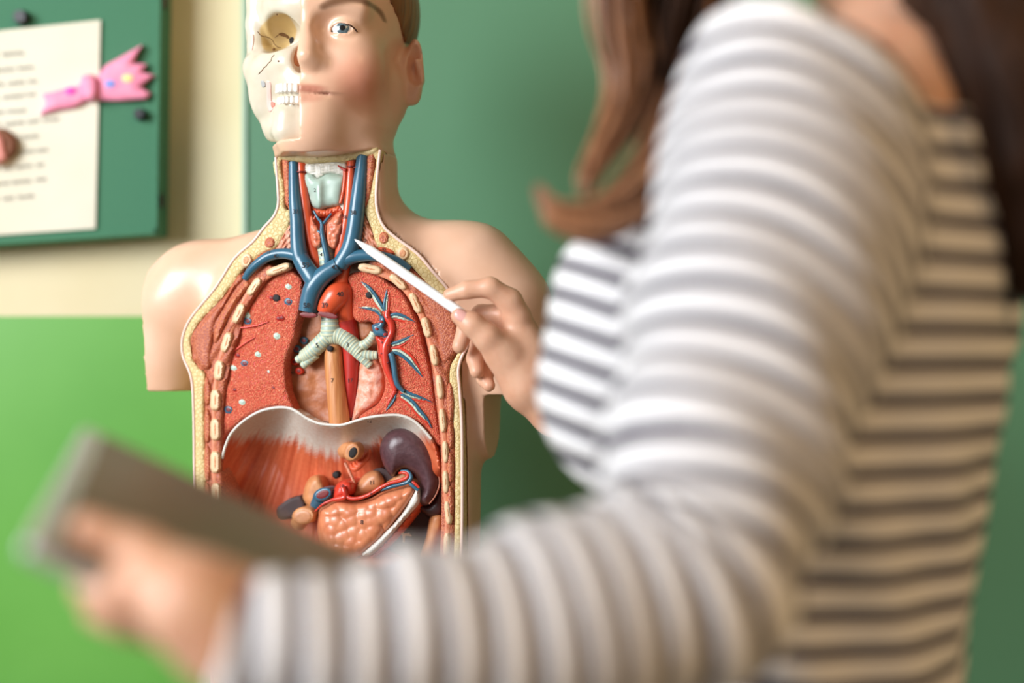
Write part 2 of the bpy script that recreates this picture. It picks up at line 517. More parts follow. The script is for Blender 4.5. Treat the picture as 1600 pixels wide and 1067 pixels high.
# table under the model (below the picture)
M['wood'] = mat('pale_wood', (190, 160, 120), .4, (172, 140, 100), scale=9, stretch=(1, 8, 8))
tb = empty('table', (-.25, 1.53, 0), 'pale wooden table carrying the anatomical torso', 'table')
v, f = boxm((-.75, 1.34, .715), (.25, 1.76, .74)); bevel(obj('table_top', v, f, M['wood'], tb, smooth=False), .003)
for x in (-.71, .21):
    for y in (1.38, 1.72):
        v, f = boxm((x - .02, y - .02, 0), (x + .02, y + .02, .715)); obj('leg', v, f, M['wood'], tb, smooth=False)
# ---------------------------------------------------------------- the woman
M['skin'] = mat('skin', (224, 176, 146), .42, (214, 160, 130), scale=45, sss=.12, bump=.08, dist=.0006)
M['skin'].node_tree.nodes['Principled BSDF'].inputs['Subsurface Radius'].default_value = (.012, .005, .003)
M['nail'] = mat('fingernail', (236, 178, 168), .18, coat=.5)
M['denim'] = mat('dark_denim', (46, 54, 78), .8, (38, 44, 64), scale=300)
M['shoe'] = mat('black_leather', (24, 22, 22), .4)


def knit():
    m = bpy.data.materials.new('striped_knit'); m.use_nodes = True; nt = m.node_tree; b = nt.nodes['Principled BSDF']
    N = nt.nodes.new; Lk = nt.links.new
    a = N('ShaderNodeAttribute'); a.attribute_name = 'stripe'
    mu = N('ShaderNodeMath'); mu.operation = 'DIVIDE'; mu.inputs[1].default_value = .0210; Lk(a.outputs['Fac'], mu.inputs[0])
    fr = N('ShaderNodeMath'); fr.operation = 'FRACT'; Lk(mu.outputs[0], fr.inputs[0])
    rp = N('ShaderNodeValToRGB'); e = rp.color_ramp.elements; e[0].position = 0; e[0].color = lin(58, 50, 66); e[1].position = .35; e[1].color = lin(58, 50, 66)
    for p, c in ((.39, (236, 234, 234)), (.965, (236, 234, 234)), (1.0, (58, 50, 66))):
        q = e.new(p); q.color = lin(*c)
    Lk(fr.outputs[0], rp.inputs[0]); Lk(rp.outputs[0], b.inputs['Base Color'])
    b.inputs['Roughness'].default_value = .85; b.inputs['Sheen Weight'].default_value = .15; b.inputs['Specular IOR Level'].default_value = .2
    # puffed ribs between the dark bands
    s1 = N('ShaderNodeMath'); s1.operation = 'MULTIPLY_ADD'; s1.inputs[1].default_value = 6.2832; s1.inputs[2].default_value = -6.2832 * .18 + 3.1416; Lk(mu.outputs[0], s1.inputs[0])
    s2 = N('ShaderNodeMath'); s2.operation = 'COSINE'; Lk(s1.outputs[0], s2.inputs[0])
    bp = N('ShaderNodeBump'); bp.inputs['Distance'].default_value = .0022; bp.inputs['Strength'].default_value = .8; Lk(s2.outputs[0], bp.inputs['Height']); Lk(bp.outputs[0], b.inputs['Normal'])
    return m


M['knit'] = knit()
woman = empty('person', (.22, 1.0, 0), 'person in navy and white striped sweater pointing at the anatomical torso', 'person')
FV = np.array([-.97, .24]); LV = np.array([-.24, -.97])       # facing and left-hand directions on the ground
RB = np.array([[-.24, -.97, 0], [-.97, .24, 0], [0, 0, 1.]])
LEV = [  # z above camera, centre x, y, half width, half depth
    (.30, .275, .985, .045, .047), (.235, .27, .985, .055, .05), (.195, .258, .98, .115, .074), (.15, .244, .978, .152, .098), (.08, .229, .975, .165, .112), (0., .222, .975, .162, .116),
    (-.10, .212, .975, .150, .108), (-.20, .2, .975, .146, .106), (-.30, .192, .975, .152, .112), (-.42, .19, .975, .168, .122)]
LEVA = np.array(LEV)[::-1]


def loft(X, Y, Z, off=0.0):
    z = Z - CAMZ
    cx, cy, a, b = [np.interp(z, LEVA[:, 0], LEVA[:, i]) for i in range(1, 5)]
    a = a + off; b = b + off
    u = (X - cx) * LV[0] + (Y - cy) * LV[1]; v = (X - cx) * FV[0] + (Y - cy) * FV[1]
    k = np.sqrt((u / a) ** 2 + (v / b) ** 2)
    d = (k - 1) * np.minimum(a, b)
    return np.maximum(d, np.maximum(z - LEVA[-1, 0], LEVA[0, 0] - z))


def breast(s): return np.array([.208 + FV[0] * .118 + LV[0] * .055 * s, .975 + FV[1] * .118 + LV[1] * .055 * s, CAMZ - .022])


# corners and axes of the tablet the near hand holds
A, B = W(132, 664, .82), W(40, 846, .652)
C0 = W(590, 846, .90)
ev = (B - A) / np.linalg.norm(B - A); eu = C0 - A; eu -= (eu @ ev) * ev; eu /= np.linalg.norm(eu); en = np.cross(ev, eu)
if en[2] < 0: en = -en
LT, WT, TT = .235, float(np.linalg.norm(B - A)), .009


NA = [W(1240, 166, .86), W(1220, 350, .83), W(1180, 520, .805), W(1128, 720, .775), W(1076, 905, .745)]
NAr = [.074, .0745, .070, .061, .057]
NF = [W(1076, 905, .745), W(860, 980, .715), W(640, 1008, .69), W(318, 1016, .667)]
NFr = [.057, .052, .043, .0315]
FA = [np.array([.275, 1.13, CAMZ + .135]), np.array([.225, 1.18, CAMZ - .125]), np.array([.11, 1.285, CAMZ - .09]), W(925, 655, 1.325)]
FAr = [.062, .05, .04, .034]

g = Grid(axis(-.22, .46, .006), axis(.58, 1.42, .006), axis(CAMZ - .45, CAMZ + .27, .006))
lo3, hi3 = np.array([.0, .8, CAMZ - .44]), np.array([.45, 1.2, CAMZ + .27])
g.add(lambda X, Y, Z: loft(X, Y, Z), lo3, hi3, .005, m=.03)
for s in (1, -1): g.ell(breast(s), (.063, .063, .082), .05)
g.cap(W(1085, 310, .95), W(975, 460, .95), .034, .034, .05)
g.chain(NA, NAr, .02); g.chain(NF, NFr, .012); g.chain(FA, FAr, .02)
# folds
XX, YY, ZZ = g.pts((slice(None),) * 3)
g.F += (.0028 * np.sin(ZZ * 46 + XX * 60 + 2 * np.sin(YY * 25)) * np.sin(XX * 31 + YY * 37)).astype(np.float32)
g.F += (.0016 * np.sin(XX * 70 + YY * 55 + ZZ * 30)).astype(np.float32)
# neckline, cuffs and hem
neck_c = np.array([.252, .925, CAMZ + .228])
g.ell(neck_c, (.158, .122, .106), .006, sub=True, rot=RB)


def cutcap(p, q):
    p = np.asarray(p); n = np.asarray(q) - p; n /= np.linalg.norm(n)
    R = .06

    def fn(X, Y, Z):
        t = (X - p[0]) * n[0] + (Y - p[1]) * n[1] + (Z - p[2]) * n[2]
        rr = np.sqrt(np.maximum((X - p[0]) ** 2 + (Y - p[1]) ** 2 + (Z - p[2]) ** 2 - t * t, 0))
        return np.maximum(-t, rr - R)
    g.add(fn, p - .11, p + .11, .004, sub=True, m=.0)
cutcap(W(336, 1012, .667), W(200, 1010, .66)); cutcap(FA[3], W(860, 640, 1.34))
V, F = g.mesh(2)


def polyco(V, P, n=8):
    Q = catmull(P, n); s = np.concatenate([[0], np.cumsum(np.linalg.norm(np.diff(Q, axis=0), axis=1))])
    best = np.full(len(V), 9.); co = np.zeros(len(V))
    for i in range(len(Q) - 1):
        ab = Q[i + 1] - Q[i]; lo = -2. if i == 0 else 0; hi = 2. if i == len(Q) - 2 else 1
        t = np.clip((V - Q[i]) @ ab / (ab @ ab), lo, hi)
        d = np.linalg.norm(V - Q[i] - t[:, None] * ab, axis=1); m = d < best
        best[m] = d[m]; co[m] = s[i] + t[m] * (s[i + 1] - s[i])
    return best, co


def armsdf(V, P, R):
    best = np.full(len(V), 9.)
    for i in range(len(P) - 1):
        ab = P[i + 1] - P[i]; t = np.clip((V - P[i]) @ ab / (ab @ ab), 0, 1)
        best = np.minimum(best, np.linalg.norm(V - P[i] - t[:, None] * ab, axis=1) - (R[i] + (R[i + 1] - R[i]) * t))
    return best
dn = armsdf(V, NA + NF[1:], NAr + NFr[1:]); df = armsdf(V, FA, FAr); dt = loft(V[:, 0], V[:, 1], V[:, 2])
for s in (1, -1):
    q = (V - breast(s)) / np.array([.063, .063, .082]); dt = np.minimum(dt, (np.linalg.norm(q, axis=1) - 1) * .066)
_, cn = polyco(V, NA + NF[1:]); _, cf = polyco(V, FA)
ramp = np.log1p(np.exp((V[:, 0] - .150) / .018)) * .018
cn = cn - .50 * ramp * np.clip((.40 - cn) / .10, 0, 1)
stripe = np.where((dn < dt) & (dn < df), cn, np.where(df < dt, cf, (CAMZ + .6 - V[:, 2]) - .36 * np.minimum(V[:, 0], .10)))
sweater = obj('striped_sweater', V, F, M['knit'], woman, attrs={'stripe': stripe + 1.0})
# pale neckline band
# body: head, neck, arms and both hands as one surface
HC = np.array([.232, 1.0, CAMZ + .40])
hl = W(300, 950, .67); hr = W(800, 540, 1.335)
g = Grid(axis(-.27, .46, .009, [(-.25, -.125), (-.07, .055)], .0023), axis(.58, 1.42, .009, [(.62, .80), (1.30, 1.385)], .0023),
         axis(CAMZ - .40, CAMZ + .56, .009, [(-.165 + CAMZ, -.075 + CAMZ), (CAMZ - .05, CAMZ + .06)], .0023), big=.05)
g.add(lambda X, Y, Z: loft(X, Y, Z, -.012), lo3, np.array([.45, 1.2, CAMZ + .3]), .005, m=.02)
up = np.array([0, 0, 1.]); fw = np.array([-.93, .36, -.08]); lf = np.array([-.36, -.93, 0.])
g.cap([.272, .985, CAMZ + .22], HC + [.01, 0, -.07], .054, .05, .03)
g.ell(HC + up * .03 - fw * .01, (.074, .094, .095), .01, rot=np.array([lf, fw, up]))
g.ell(HC + fw * .035 - up * .035, (.058, .055, .082), .03, rot=np.array([lf, fw, up]))
g.ell(HC + fw * .072 - up * .098, (.022, .018, .018), .03)
g.cap(HC + fw * .088 + up * .0, HC + fw * .108 - up * .034, .009, .012, .012)
g.cap(HC + fw * .090 - up * .064 + lf * .016, HC + fw * .090 - up * .064 - lf * .016, .008, .008, .01)
for s in (1, -1):
    g.ell(HC + fw * .094 + lf * .031 * s - up * .002, (.014, .012, .009), .012, sub=True)
    g.ell(HC + fw * .078 + lf * .031 * s - up * .002, (.0125, .0125, .0125), .003)
    g.ell(HC - fw * .005 + lf * .074 * s - up * .015, (.012, .018, .03), .008, rot=np.array([lf, fw, up]))
sh = lambda R, d: [max(r - d, .018) for r in R]
WRL = W(356, 1000, .668)
g.chain(NA + NF[1:3] + [WRL], sh(NAr, .02)[:4] + sh(NFr, .016)[:3] + [.0215], .01)
g.chain(FA, sh(FAr, .014)[:3] + [.023], .01)
# right hand with the stylus
wr = W(872, 640, 1.338)
g.chain([FA[3], wr, W(838, 606, 1.336)], [.0235, .0245, .026], .012)
g.cap(W(836, 592, 1.336), W(806, 497, 1.332), .0225, .0135, .012)
g.cap(W(832, 604, 1.338), W(796, 548, 1.345), .022, .0135, .012)
g.cap(W(838, 570, 1.336), W(812, 520, 1.336), .021, .014, .012)
g.cap(W(820, 598, 1.326), W(784, 552, 1.320), .0205, .0165, .014)        # thenar
k = .0035
g.chain([W(808, 494, 1.328), W(796, 470, 1.324), W(766, 449, 1.318), W(730, 453, 1.320), W(703, 461, 1.324)], [.0135, .0118, .0096, .0083, .0066], k)
g.chain([W(790, 556, 1.320), W(762, 527, 1.312), W(738, 507, 1.310), W(717, 494, 1.312)], [.0165, .0125, .0105, .0078], .006)
g.chain([W(808, 510, 1.342), W(782, 492, 1.346), W(752, 491, 1.352), W(728, 514, 1.346), W(718, 541, 1.340)], [.0125, .0108, .0094, .0084, .0072], k)
g.chain([W(806, 530, 1.352), W(776, 520, 1.364), W(750, 532, 1.366), W(742, 560, 1.358), W(745, 580, 1.350)], [.0122, .0104, .009, .008, .007], k)
g.chain([W(808, 556, 1.356), W(785, 560, 1.370), W(763, 574, 1.372), W(757, 592, 1.362), W(764, 602, 1.354)], [.0115, .0094, .0082, .0074, .0064], k)
# left hand under the tablet
g.chain([WRL, W(330, 976, .667), W(296, 950, .668)], [.0215, .0190, .0185], .012)
g.cap(W(300, 948, .668), W(240, 912, .672), .0185, .0150, .012)
g.cap(W(300, 955, .680), W(235, 940, .696), .0170, .0135, .012)
TP = lambda u, v, n: A + eu * u + ev * (WT - v) + en * n
g.cap(W(300, 938, .664), TP(.105, .006, .016), .019, .0145, .012)
g.chain([TP(.112, .004, .014), TP(.082, .013, .0125), TP(.050, .019, .0100), TP(.022, .023, .0085)], [.0150, .0122, .0104, .0078], .006)
g.chain([W(240, 935, .672), W(190, 930, .668), W(150, 916, .674), W(142, 893, .700), W(158, 872, .726)], [.0135, .0112, .0100, .0088, .0074], k)
g.chain([W(236, 952, .684), W(196, 958, .684), W(163, 950, .692), W(160, 915, .722), W(182, 882, .750)], [.0132, .0112, .0098, .0088, .0074], k)
g.chain([W(236, 960, .696), W(215, 968, .700), W(190, 962, .708), W(188, 930, .736), W(212, 894, .764)], [.0125, .0105, .0094, .0084, .007], k)
g.chain([W(250, 968, .704), W(240, 980, .712), W(224, 974, .722), W(226, 945, .746), W(246, 912, .766)], [.0112, .0094, .0084, .0076, .0064], k)
V, F = g.mesh(1)
obj('body', V, F, M['skin'], woman)


def nail(c, ax, nr, l, w):
    ax = np.asarray(ax); ax = ax / np.linalg.norm(ax); nr = np.asarray(nr); nr = nr - (nr @ ax) * ax; nr /= np.linalg.norm(nr); sd = np.cross(ax, nr)
    V = []; F = []; n, m = 9, 9
    for i in range(n):
        for j in range(m):
            u, v = i / (n - 1) * 2 - 1, j / (m - 1) * 2 - 1
            wv = w * math.sqrt(max(0, 1 - abs(u) ** 3 * .7))
            V.append(c + ax * l * u + sd * wv * v + nr * (.0014 - .0022 * v * v - .0006 * u * u))
    for i in range(n - 1):
        for j in range(m - 1): F.append((i * m + j, i * m + j + 1, (i + 1) * m + j + 1, (i + 1) * m + j))
    o = obj('fingernail', np.array(V), F, M['nail'], woman); md = o.modifiers.new('thick', 'SOLIDIFY'); md.thickness = .0006; return o
t0, t1 = W(738, 507, 1.310), W(714, 492, 1.312)
nail((t0 * .3 + t1 * .7) + np.array([.0005, -.0082, .0022]), t1 - t0, np.array([.10, -.9, .28]), .0068, .0056)

# hair
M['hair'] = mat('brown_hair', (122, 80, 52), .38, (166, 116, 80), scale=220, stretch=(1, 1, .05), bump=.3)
M['hair_shaded'] = mat('shaded_brown_hair', (40, 24, 14), .6, (58, 35, 21), spec=.15, scale=220, stretch=(1, 1, .05), bump=.3)  # same brown hair, its shadow put into a darker colour


def lock(name, paths, m, n, spread, r, end=.35):
    """a lock of hair: many tapering strands scattered about the guide paths"""
    parts = []
    for k in range(n):
        P = np.array(paths[k % len(paths)], float)
        off = np.random.normal(size=3) * spread * .5; ph = np.random.rand() * 6
        Q = []
        for i, p in enumerate(P):
            t = i / (len(P) - 1); s = math.sin(math.pi * (.15 + .75 * t)) * (1 - (1 - end) * t)
            Q.append(p + off * s + .3 * spread * np.array([math.sin(ph + 3 * t), math.cos(ph * 1.3 + 2 * t), 0]) * s)
        R = [r * (.5 + .5 * math.sin(math.pi * min(1, .2 + .8 * i / (len(P) - 1)))) for i in range(len(P))]; R[-1] = r * .15
        parts.append(tube_mesh(Q, R, 6, 4))
    return obj(name, *join(parts), m, woman)


h0 = HC + up * .10 + lf * .04 + fw * .03
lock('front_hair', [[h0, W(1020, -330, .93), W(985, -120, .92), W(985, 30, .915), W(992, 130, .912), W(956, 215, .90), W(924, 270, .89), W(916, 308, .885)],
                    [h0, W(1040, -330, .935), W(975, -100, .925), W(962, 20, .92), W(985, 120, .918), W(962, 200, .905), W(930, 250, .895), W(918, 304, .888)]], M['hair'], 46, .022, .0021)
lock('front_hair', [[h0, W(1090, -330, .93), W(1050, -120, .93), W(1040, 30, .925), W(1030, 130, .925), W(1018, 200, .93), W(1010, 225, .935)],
                    [h0, W(1130, -300, .93), W(1110, -120, .93), W(1085, 0, .93), W(1055, 90, .935), W(1040, 150, .95)]], M['hair_shaded'], 60, .036, .0022)
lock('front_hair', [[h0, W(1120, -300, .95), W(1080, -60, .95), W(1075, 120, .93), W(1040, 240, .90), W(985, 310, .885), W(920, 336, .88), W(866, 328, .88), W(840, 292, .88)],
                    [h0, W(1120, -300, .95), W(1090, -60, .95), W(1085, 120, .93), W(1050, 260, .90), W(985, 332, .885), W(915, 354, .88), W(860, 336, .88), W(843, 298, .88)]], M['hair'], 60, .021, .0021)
# back hair mass
g = Grid(axis(.08, .50, .006), axis(.76, 1.2, .006), axis(CAMZ - .05, CAMZ + .56, .006))
g.ell(HC + up * .04 - fw * .02, (.090, .108, .104), .01, rot=np.array([lf, fw, up]))
bk = [HC - fw * .06 + up * .02, np.array([.325, 1.0, CAMZ + .30]), W(1525, -20, .90), W(1572, 120, .872), W(1594, 250, .868), W(1610, 370, .875), W(1612, 462, .885)]
g.chain(bk, [.075, .060, .040, .033, .028, .022, .008], .03)
bk2 = [HC - fw * .05 + lf * .05, np.array([.30, .95, CAMZ + .30]), W(1570, -60, .92), W(1600, 60, .90), W(1620, 180, .89)]
g.chain(bk2, [.055, .040, .036, .038, .03], .03)
XX, YY, ZZ = g.pts((slice(None),) * 3)
g.F += (.003 * np.sin(XX * 210 + 6 * np.sin(ZZ * 9)) * np.cos(YY * 190 + 5 * np.sin(ZZ * 7))).astype(np.float32)
fc = HC + fw * .095 - up * .045
g.ell(fc, (.066, .075, .085), .01, sub=True, rot=np.array([lf, fw, up]))
V, F = g.mesh(1); obj('back_hair', V, F, M['hair_shaded'], woman)
lock('back_hair_strands', [bk[1:], bk2[1:] + [W(1620, 330, .89)]], M['hair_shaded'], 60, .045, .0024, .5)

# trousers and shoes (below the picture)
g = Grid(axis(-.05, .45, .009), axis(.78, 1.2, .009), axis(.03, .84, .009))
hipc = np.array([.19, .975])
g.add(lambda X, Y, Z: np.maximum(loft(X, Y, Z + 0 * X, -.008), np.maximum(Z - .82, .74 - Z)), np.array([-.02, .78, .74]), np.array([.42, 1.2, .82]), .02, m=.04)
for s in (1, -1):
    b = hipc + LV * .085 * s
    g.cap([b[0], b[1], .76], [b[0] + .02, b[1], .46], .088, .062, .03); g.cap([b[0] + .02, b[1], .46], [b[0] + .03, b[1], .08], .062, .045, .01)
V, F = g.mesh(1); obj('trousers', V, F, M['denim'], woman)
for s in (1, -1):
    b = hipc + LV * .085 * s
    g = Grid(axis(b[0] - .22, b[0] + .12, .006), axis(b[1] - .1, b[1] + .1, .006), axis(-.02, .14, .006))
    p = np.array([b[0] + .03, b[1], .035]); q = p + np.array([FV[0], FV[1], 0]) * .15
    g.cap(p, q, .040, .036, .02); g.cap(p + [0, 0, .0], p + [0, 0, .07], .04, .042, .02); g.cut(lambda X, Y, Z: 0.002 - Z + 0 * X + 0 * Y)
    V, F = g.mesh(1); obj('shoe', V, F, M['shoe'], woman)

# ---------------------------------------------------------------- tablet
M['silver'] = mat('silver_aluminium', (206, 208, 210), .3, metal=.55)
M['screen'] = mat('dark_tablet_screen', (112, 94, 72), .36, coat=.1)
tab = empty('tablet', tuple(A + ev * WT / 2 + eu * LT / 2 - en * TT), 'silver tablet with dark blank screen lying in the person\'s near hand', 'tablet')


def obox(name, u0, u1, v0, v1, n0, n1, m, bw):
    V = [A + eu * u + ev * v + en * n for n in (n0, n1) for u, v in ((u0, v0), (u1, v0), (u1, v1), (u0, v1))]
    F = [(0, 3, 2, 1), (4, 5, 6, 7), (0, 1, 5, 4), (1, 2, 6, 5), (2, 3, 7, 6), (3, 0, 4, 7)]
    return bevel(obj(name, V, F, m, tab), bw, 4)
obox('case', 0, LT, 0, WT, -TT, 0, M['silver'], .0035)
obox('screen', .0115, LT - .004, .002, WT - .002, -.001, .0006, M['screen'], .0004)

# ---------------------------------------------------------------- the anatomical torso
TF = Frame(510, 533.5, 1.40, 13)
PXM = .00063


def h0(a): return -.003 - .6 * np.minimum(a * a, .03)


def T(px, py, rel=0.0):
    px = np.asarray(px, float); py = np.asarray(py, float); rel = np.asarray(rel, float)
    p = TF.P(px, py, rel)
    for _ in range(2):
        a = TF.loc(p)[..., 0]; p = TF.P(px, py, rel + h0(a))
    return p


def cv(x0, y0, s): return lambda pts: [(x0 + x / s, y0 + y / s) for x, y in pts]
c1 = cv(360, 0, 4.447); c2 = cv(360, 220, 4.103); c3 = cv(280, 380, 3.8125); c4 = cv(430, 400, 3.81); c5 = cv(300, 620, 3.636)
c7 = cv(640, 360, 3.335); c10 = cv(500, 600, 4.105)
e1 = cv(380, 0, 8.892); e2 = cv(380, 110, 8.892); e3 = cv(560, 430, 7.621); e4 = cv(560, 540, 7.621); e5 = cv(430, 480, 8.894); e6 = cv(460, 700, 6.667); e7 = cv(600, 730, 8.207); e8 = cv(460, 300, 8.892)

torso = empty('anatomical_torso', (-.19, 1.49, .742), 'life-size anatomical torso model, half face half skull, with opened chest and belly', 'anatomical model')

OUT = [(431, 246), (434, 290), (435, 318), (428, 338), (412, 356), (395, 378), (366, 404), (338, 448), (308, 484), (293, 506), (285, 530), (286, 556), (296, 580), (301, 604), (303, 660), (304, 760), (306, 860), (312, 960), (330, 1040), (350, 1090),
       (500, 1120), (650, 1100), (690, 1060), (712, 980), (720, 890), (722, 810), (722, 700), (721, 650), (718, 606), (716, 578), (722, 556), (731, 538), (728, 514), (712, 480), (700, 452), (677, 425), (652, 396), (618, 371), (597, 350), (588, 318), (590, 270), (594, 234), (560, 238), (500, 246)]
OUTd = resamp(catmull(OUT, 4, True), 3)

# skin shell with the left half of the face, sculpted in the torso's own frame
am = TF.L(472, 140, .040)[0]; ze = TF.L(535, 48, .02)[2]; hc = -.055
hp = lambda a, h, z: np.array([am + a, hc + h, ze + z])
LP = lambda px, py, h: TF.L(px, py, h)
zpy = lambda py, h=-.02: float(TF.L(510, py, h)[2])
zc = zpy(235)
gx = axis(-.215, .245, .003, [(am - .095, am + .105)], .0018); gy = axis(-.215, .075, .003, [(-.175, .075)], .0018); gz = axis(-.46, ze + .135, .003, [(zc - .03, ze + .13)], .0018)
g = Grid(gx, gy, gz, big=.06)
LV2 = np.array([[zpy(p), w, dp, r] for p, w, dp, r in [(1250, .137, .064, .044), (900, .138, .064, .044), (600, .140, .064, .044), (520, .141, .064, .044), (470, .138, .064, .044), (430, .122, .064, .045), (395, .094, .068, .04), (365, .069, .062, .034), (335, .0565, .055, .020), (300, .0550, .047, .015), (245, .0550, .043, .015), (215, .046, .040, .02)]])[::1]


def trunk(X, Y, Z):
    w, dp, r = [np.interp(Z, LV2[:, 0], LV2[:, i]) for i in (1, 2, 3)]
    ca = np.interp(Z, [zpy(420), zpy(320)], [-.001, .001])
    r = np.where(Y > -dp, r, np.minimum(w, dp) * .95)
    qx = np.abs(X - ca) - w + r; qy = np.abs(Y + dp) - dp + r
    d = np.sqrt(np.maximum(qx, 0) ** 2 + np.maximum(qy, 0) ** 2) + np.minimum(np.maximum(qx, qy), 0) - r
    return np.maximum(d * .9, np.maximum(-.444 - Z, Z - zpy(214)))


g.add(trunk, np.array([-.16, -.2, -.455]), np.array([.16, .01, zpy(214)]), .005, m=.04)
sl = [LP(445, 402, -.060), LP(310, 446, -.068), LP(283, 480, -.072), LP(261, 560, -.074), LP(258, 660, -.074)]
g.chain(sl, [.034, .040, .0405, .032, .031], .03)
sr = [LP(585, 378, -.060), LP(735, 425, -.070), LP(782, 482, -.072), LP(798, 560, -.072), LP(800, 660, -.072)]
g.chain(sr, [.034, .044, .0455, .039, .037], .03)
zcut = zpy(612, -.07)
g.F = np.where((np.abs(g.a[0]) > .1525)[:, None, None] | np.zeros_like(g.F, bool), np.maximum(g.F, (zcut - g.a[2])[None, None, :]), g.F)
# head
g.ell(hp(0, -.012, .040), (.0775, .100, .084), .01)
g.ell(hp(0, .036, -.03), (.064, .057, .088), .03)
for s in (1, -1):
    g.cap(hp(.045 * s, .010, -.066), hp(.011 * s, .068, -.100), .023, .020, .03)
    g.ell(hp(.044 * s, .062, -.034), (.024, .024, .024), .025)
g.ell(hp(0, .079, -.097), (.021, .018, .018), .02)
g.ell(hp(.0, .078, -.066), (.031, .021, .030), .025)
g.cap(hp(.004, .089, .026), hp(.050, .072, .022), .010, .009, .018)
g.cap(hp(.004, .087, .008), hp(.0075, .1025, -.028), .0085, .0100, .012)
g.cap(hp(.013, .096, -.033), hp(.0175, .091, -.034), .0072, .0072, .008)
g.ell(hp(.032, .092, .001), (.018, .013, .012), .012, sub=True)
eyec = TF.L(537, 48, -.055 + .0725)
g.ell(eyec, (.0148, .0138, .0140), .004)
# mouth
lipm = TF.L(494, 144, .041)
g.cap(hp(0, .1005, -.0585), hp(.024, .0885, -.0625), .0042, .0026, .004); g.cap(hp(0, .0995, -.068), hp(.022, .0885, -.0665), .0052, .0030, .004)
g.cap(hp(0, .1062, -.0632), hp(.026, .0925, -.0645), .0016, .0010, .003, sub=True)
g.ell(LP(617, 146, hc + .002), (.013, .020, .024), .014)
# eye opening: almond slit cut through the lids
for u, rr in ((-.0085, .0022), (-.0045, .0040), (0, .0047), (.0045, .0045), (.009, .0028)):
    g.cap(eyec + [u, .030, .0 - abs(u) * .06], eyec + [u * .9, .004, 0 - abs(u) * .06], rr, rr, .001, sub=True)
# ear
ec = TF.L(648, 110, hc - .006)
re = np.array([[.86, -.5, 0], [.5, .86, 0], [0, 0, 1.]])
g.cap(ec + [-.012, -.006, .008], ec + [-.006, -.004, -.012], .013, .012, .010)
g.ell(ec, (.0085, .0195, .0320), .006, rot=re); g.ell(ec + [.0045, .010, .003], (.0085, .0135, .0215), .003, sub=True, rot=re)
g.cap(ec + [.004, .004, .008], ec + [.006, -.004, -.010], .0035, .003, .004); g.ell(ec + [-.001, .004, -.026], (.007, .008, .010), .006)
# neck of the model
g.cap(hp(-.004, -.010, -.06), [-.005, -.046, zpy(250)], .049, .047, .02)
# cut away the skull half
zj = zpy(217, .03)
cA = g.a[0][:, None, None]; cY = g.a[1][None, :, None]; cZ = g.a[2][None, None, :]
g.F = np.maximum(g.F, np.minimum(am - cA, np.minimum(cZ - zj, .5)) * 1.0 + 0 * cY).astype(np.float32)
# window cut
ii = np.where((gx > -.17) & (gx < .17))[0]; jj = np.where(gy > -.1)[0]; kk = np.where((gz < zpy(225)))[0]
r = (slice(ii[0], ii[-1] + 1), slice(jj[0], jj[-1] + 1), slice(kk[0], kk[-1] + 1))
X, Y, Z = np.meshgrid(gx[r[0]], gy[r[1]], gz[r[2]], indexing='ij')
wp = TF.world(np.stack([X, h0(X), Z], -1)); PX = 800 + wp[..., 0] / (K * wp[..., 1]); PY = 533.5 - (wp[..., 2] - CAMZ) / (K * wp[..., 1])
Ls = [resamp(catmull(OUT, 2, True), 14)]
sd = edgedist(Ls, PX.ravel(), PY.ravel()).reshape(PX.shape) * PXM; ins_ = inside(Ls, PX.ravel(), PY.ravel()).reshape(PX.shape)
sd = np.where(ins_, -sd, sd); fl = np.interp(Z, [zpy(420), zpy(340)], [-.09, -.055])
g.F[r] = np.maximum(g.F[r], -np.maximum(sd, fl - Y)).astype(np.float32)
V, F = g.mesh(1)
# painted colours of the shell: blush, lip and lid paint
base = np.array(lin(233, 190, 161)); cols = np.tile(base, (len(V), 1))


def paint(V, c, rad, col, amt=1., pw=2.):
    d = np.linalg.norm((V - c) / np.asarray(rad), axis=1); w = (amt * np.exp(-d ** pw))[:, None]
    return w * np.array(lin(*col)), w


for c, rad, col, amt, pw in [(TF.L(567, 131, 0.015), (.027, .04, .028), (222, 126, 96), .62, 2.6), (hp(.010, .098, -.0595), (.016, .02, .0045), (188, 110, 90), .8, 4), (hp(.009, .097, -.0685), (.014, .02, .0045), (216, 150, 124), .7, 4),
                             (hp(.024, .085, -.0635), (.012, .02, .0018), (120, 62, 48), .8, 3), (ec, (.012, .02, .03), (232, 150, 110), .35, 2)]:
    a_, w_ = paint(V, c, rad, col, amt, pw); cols = cols * (1 - w_) + a_
TFV = TF.world(V); t_ = BVHTree.FromPolygons([Vector(v) for v in TFV], F)
for (x, y), w_ in zip(catmull([(503, 11), (515, 5), (529, 0), (545, -2), (562, 0), (577, 6), (590, 15), (597, 24), (601, 33)], 5), np.concatenate([np.linspace(.0026, .0050, 12), np.linspace(.0050, .0012, 29)])):
    h = t_.ray_cast(Vector((0, 0, CAMZ)), Vector(((x - 800) * K, 1, (533.5 - y) * K)).normalized())
    if h[0] is None: continue
    d_ = np.linalg.norm((TFV - np.array(h[0])) / np.array([w_ + .001, .012, w_]), axis=1); w2 = (.42 * np.exp(-d_ ** 3))[:, None]
    cols = cols * (1 - w2) + w2 * np.array(lin(112, 76, 50))
cols[:, 3] = 1
M['model_skin'] = mat('painted_skin_plastic', (236, 196, 170), .34, coat=.25, attr=True, rgb2=(250, 246, 242), scale=30)
shell = obj('skin_shell', TF.world(V), F, M['model_skin'], torso, cols=cols)
shell_bvh = BVHTree.FromPolygons([Vector(v) for v in TF.world(V)], F)


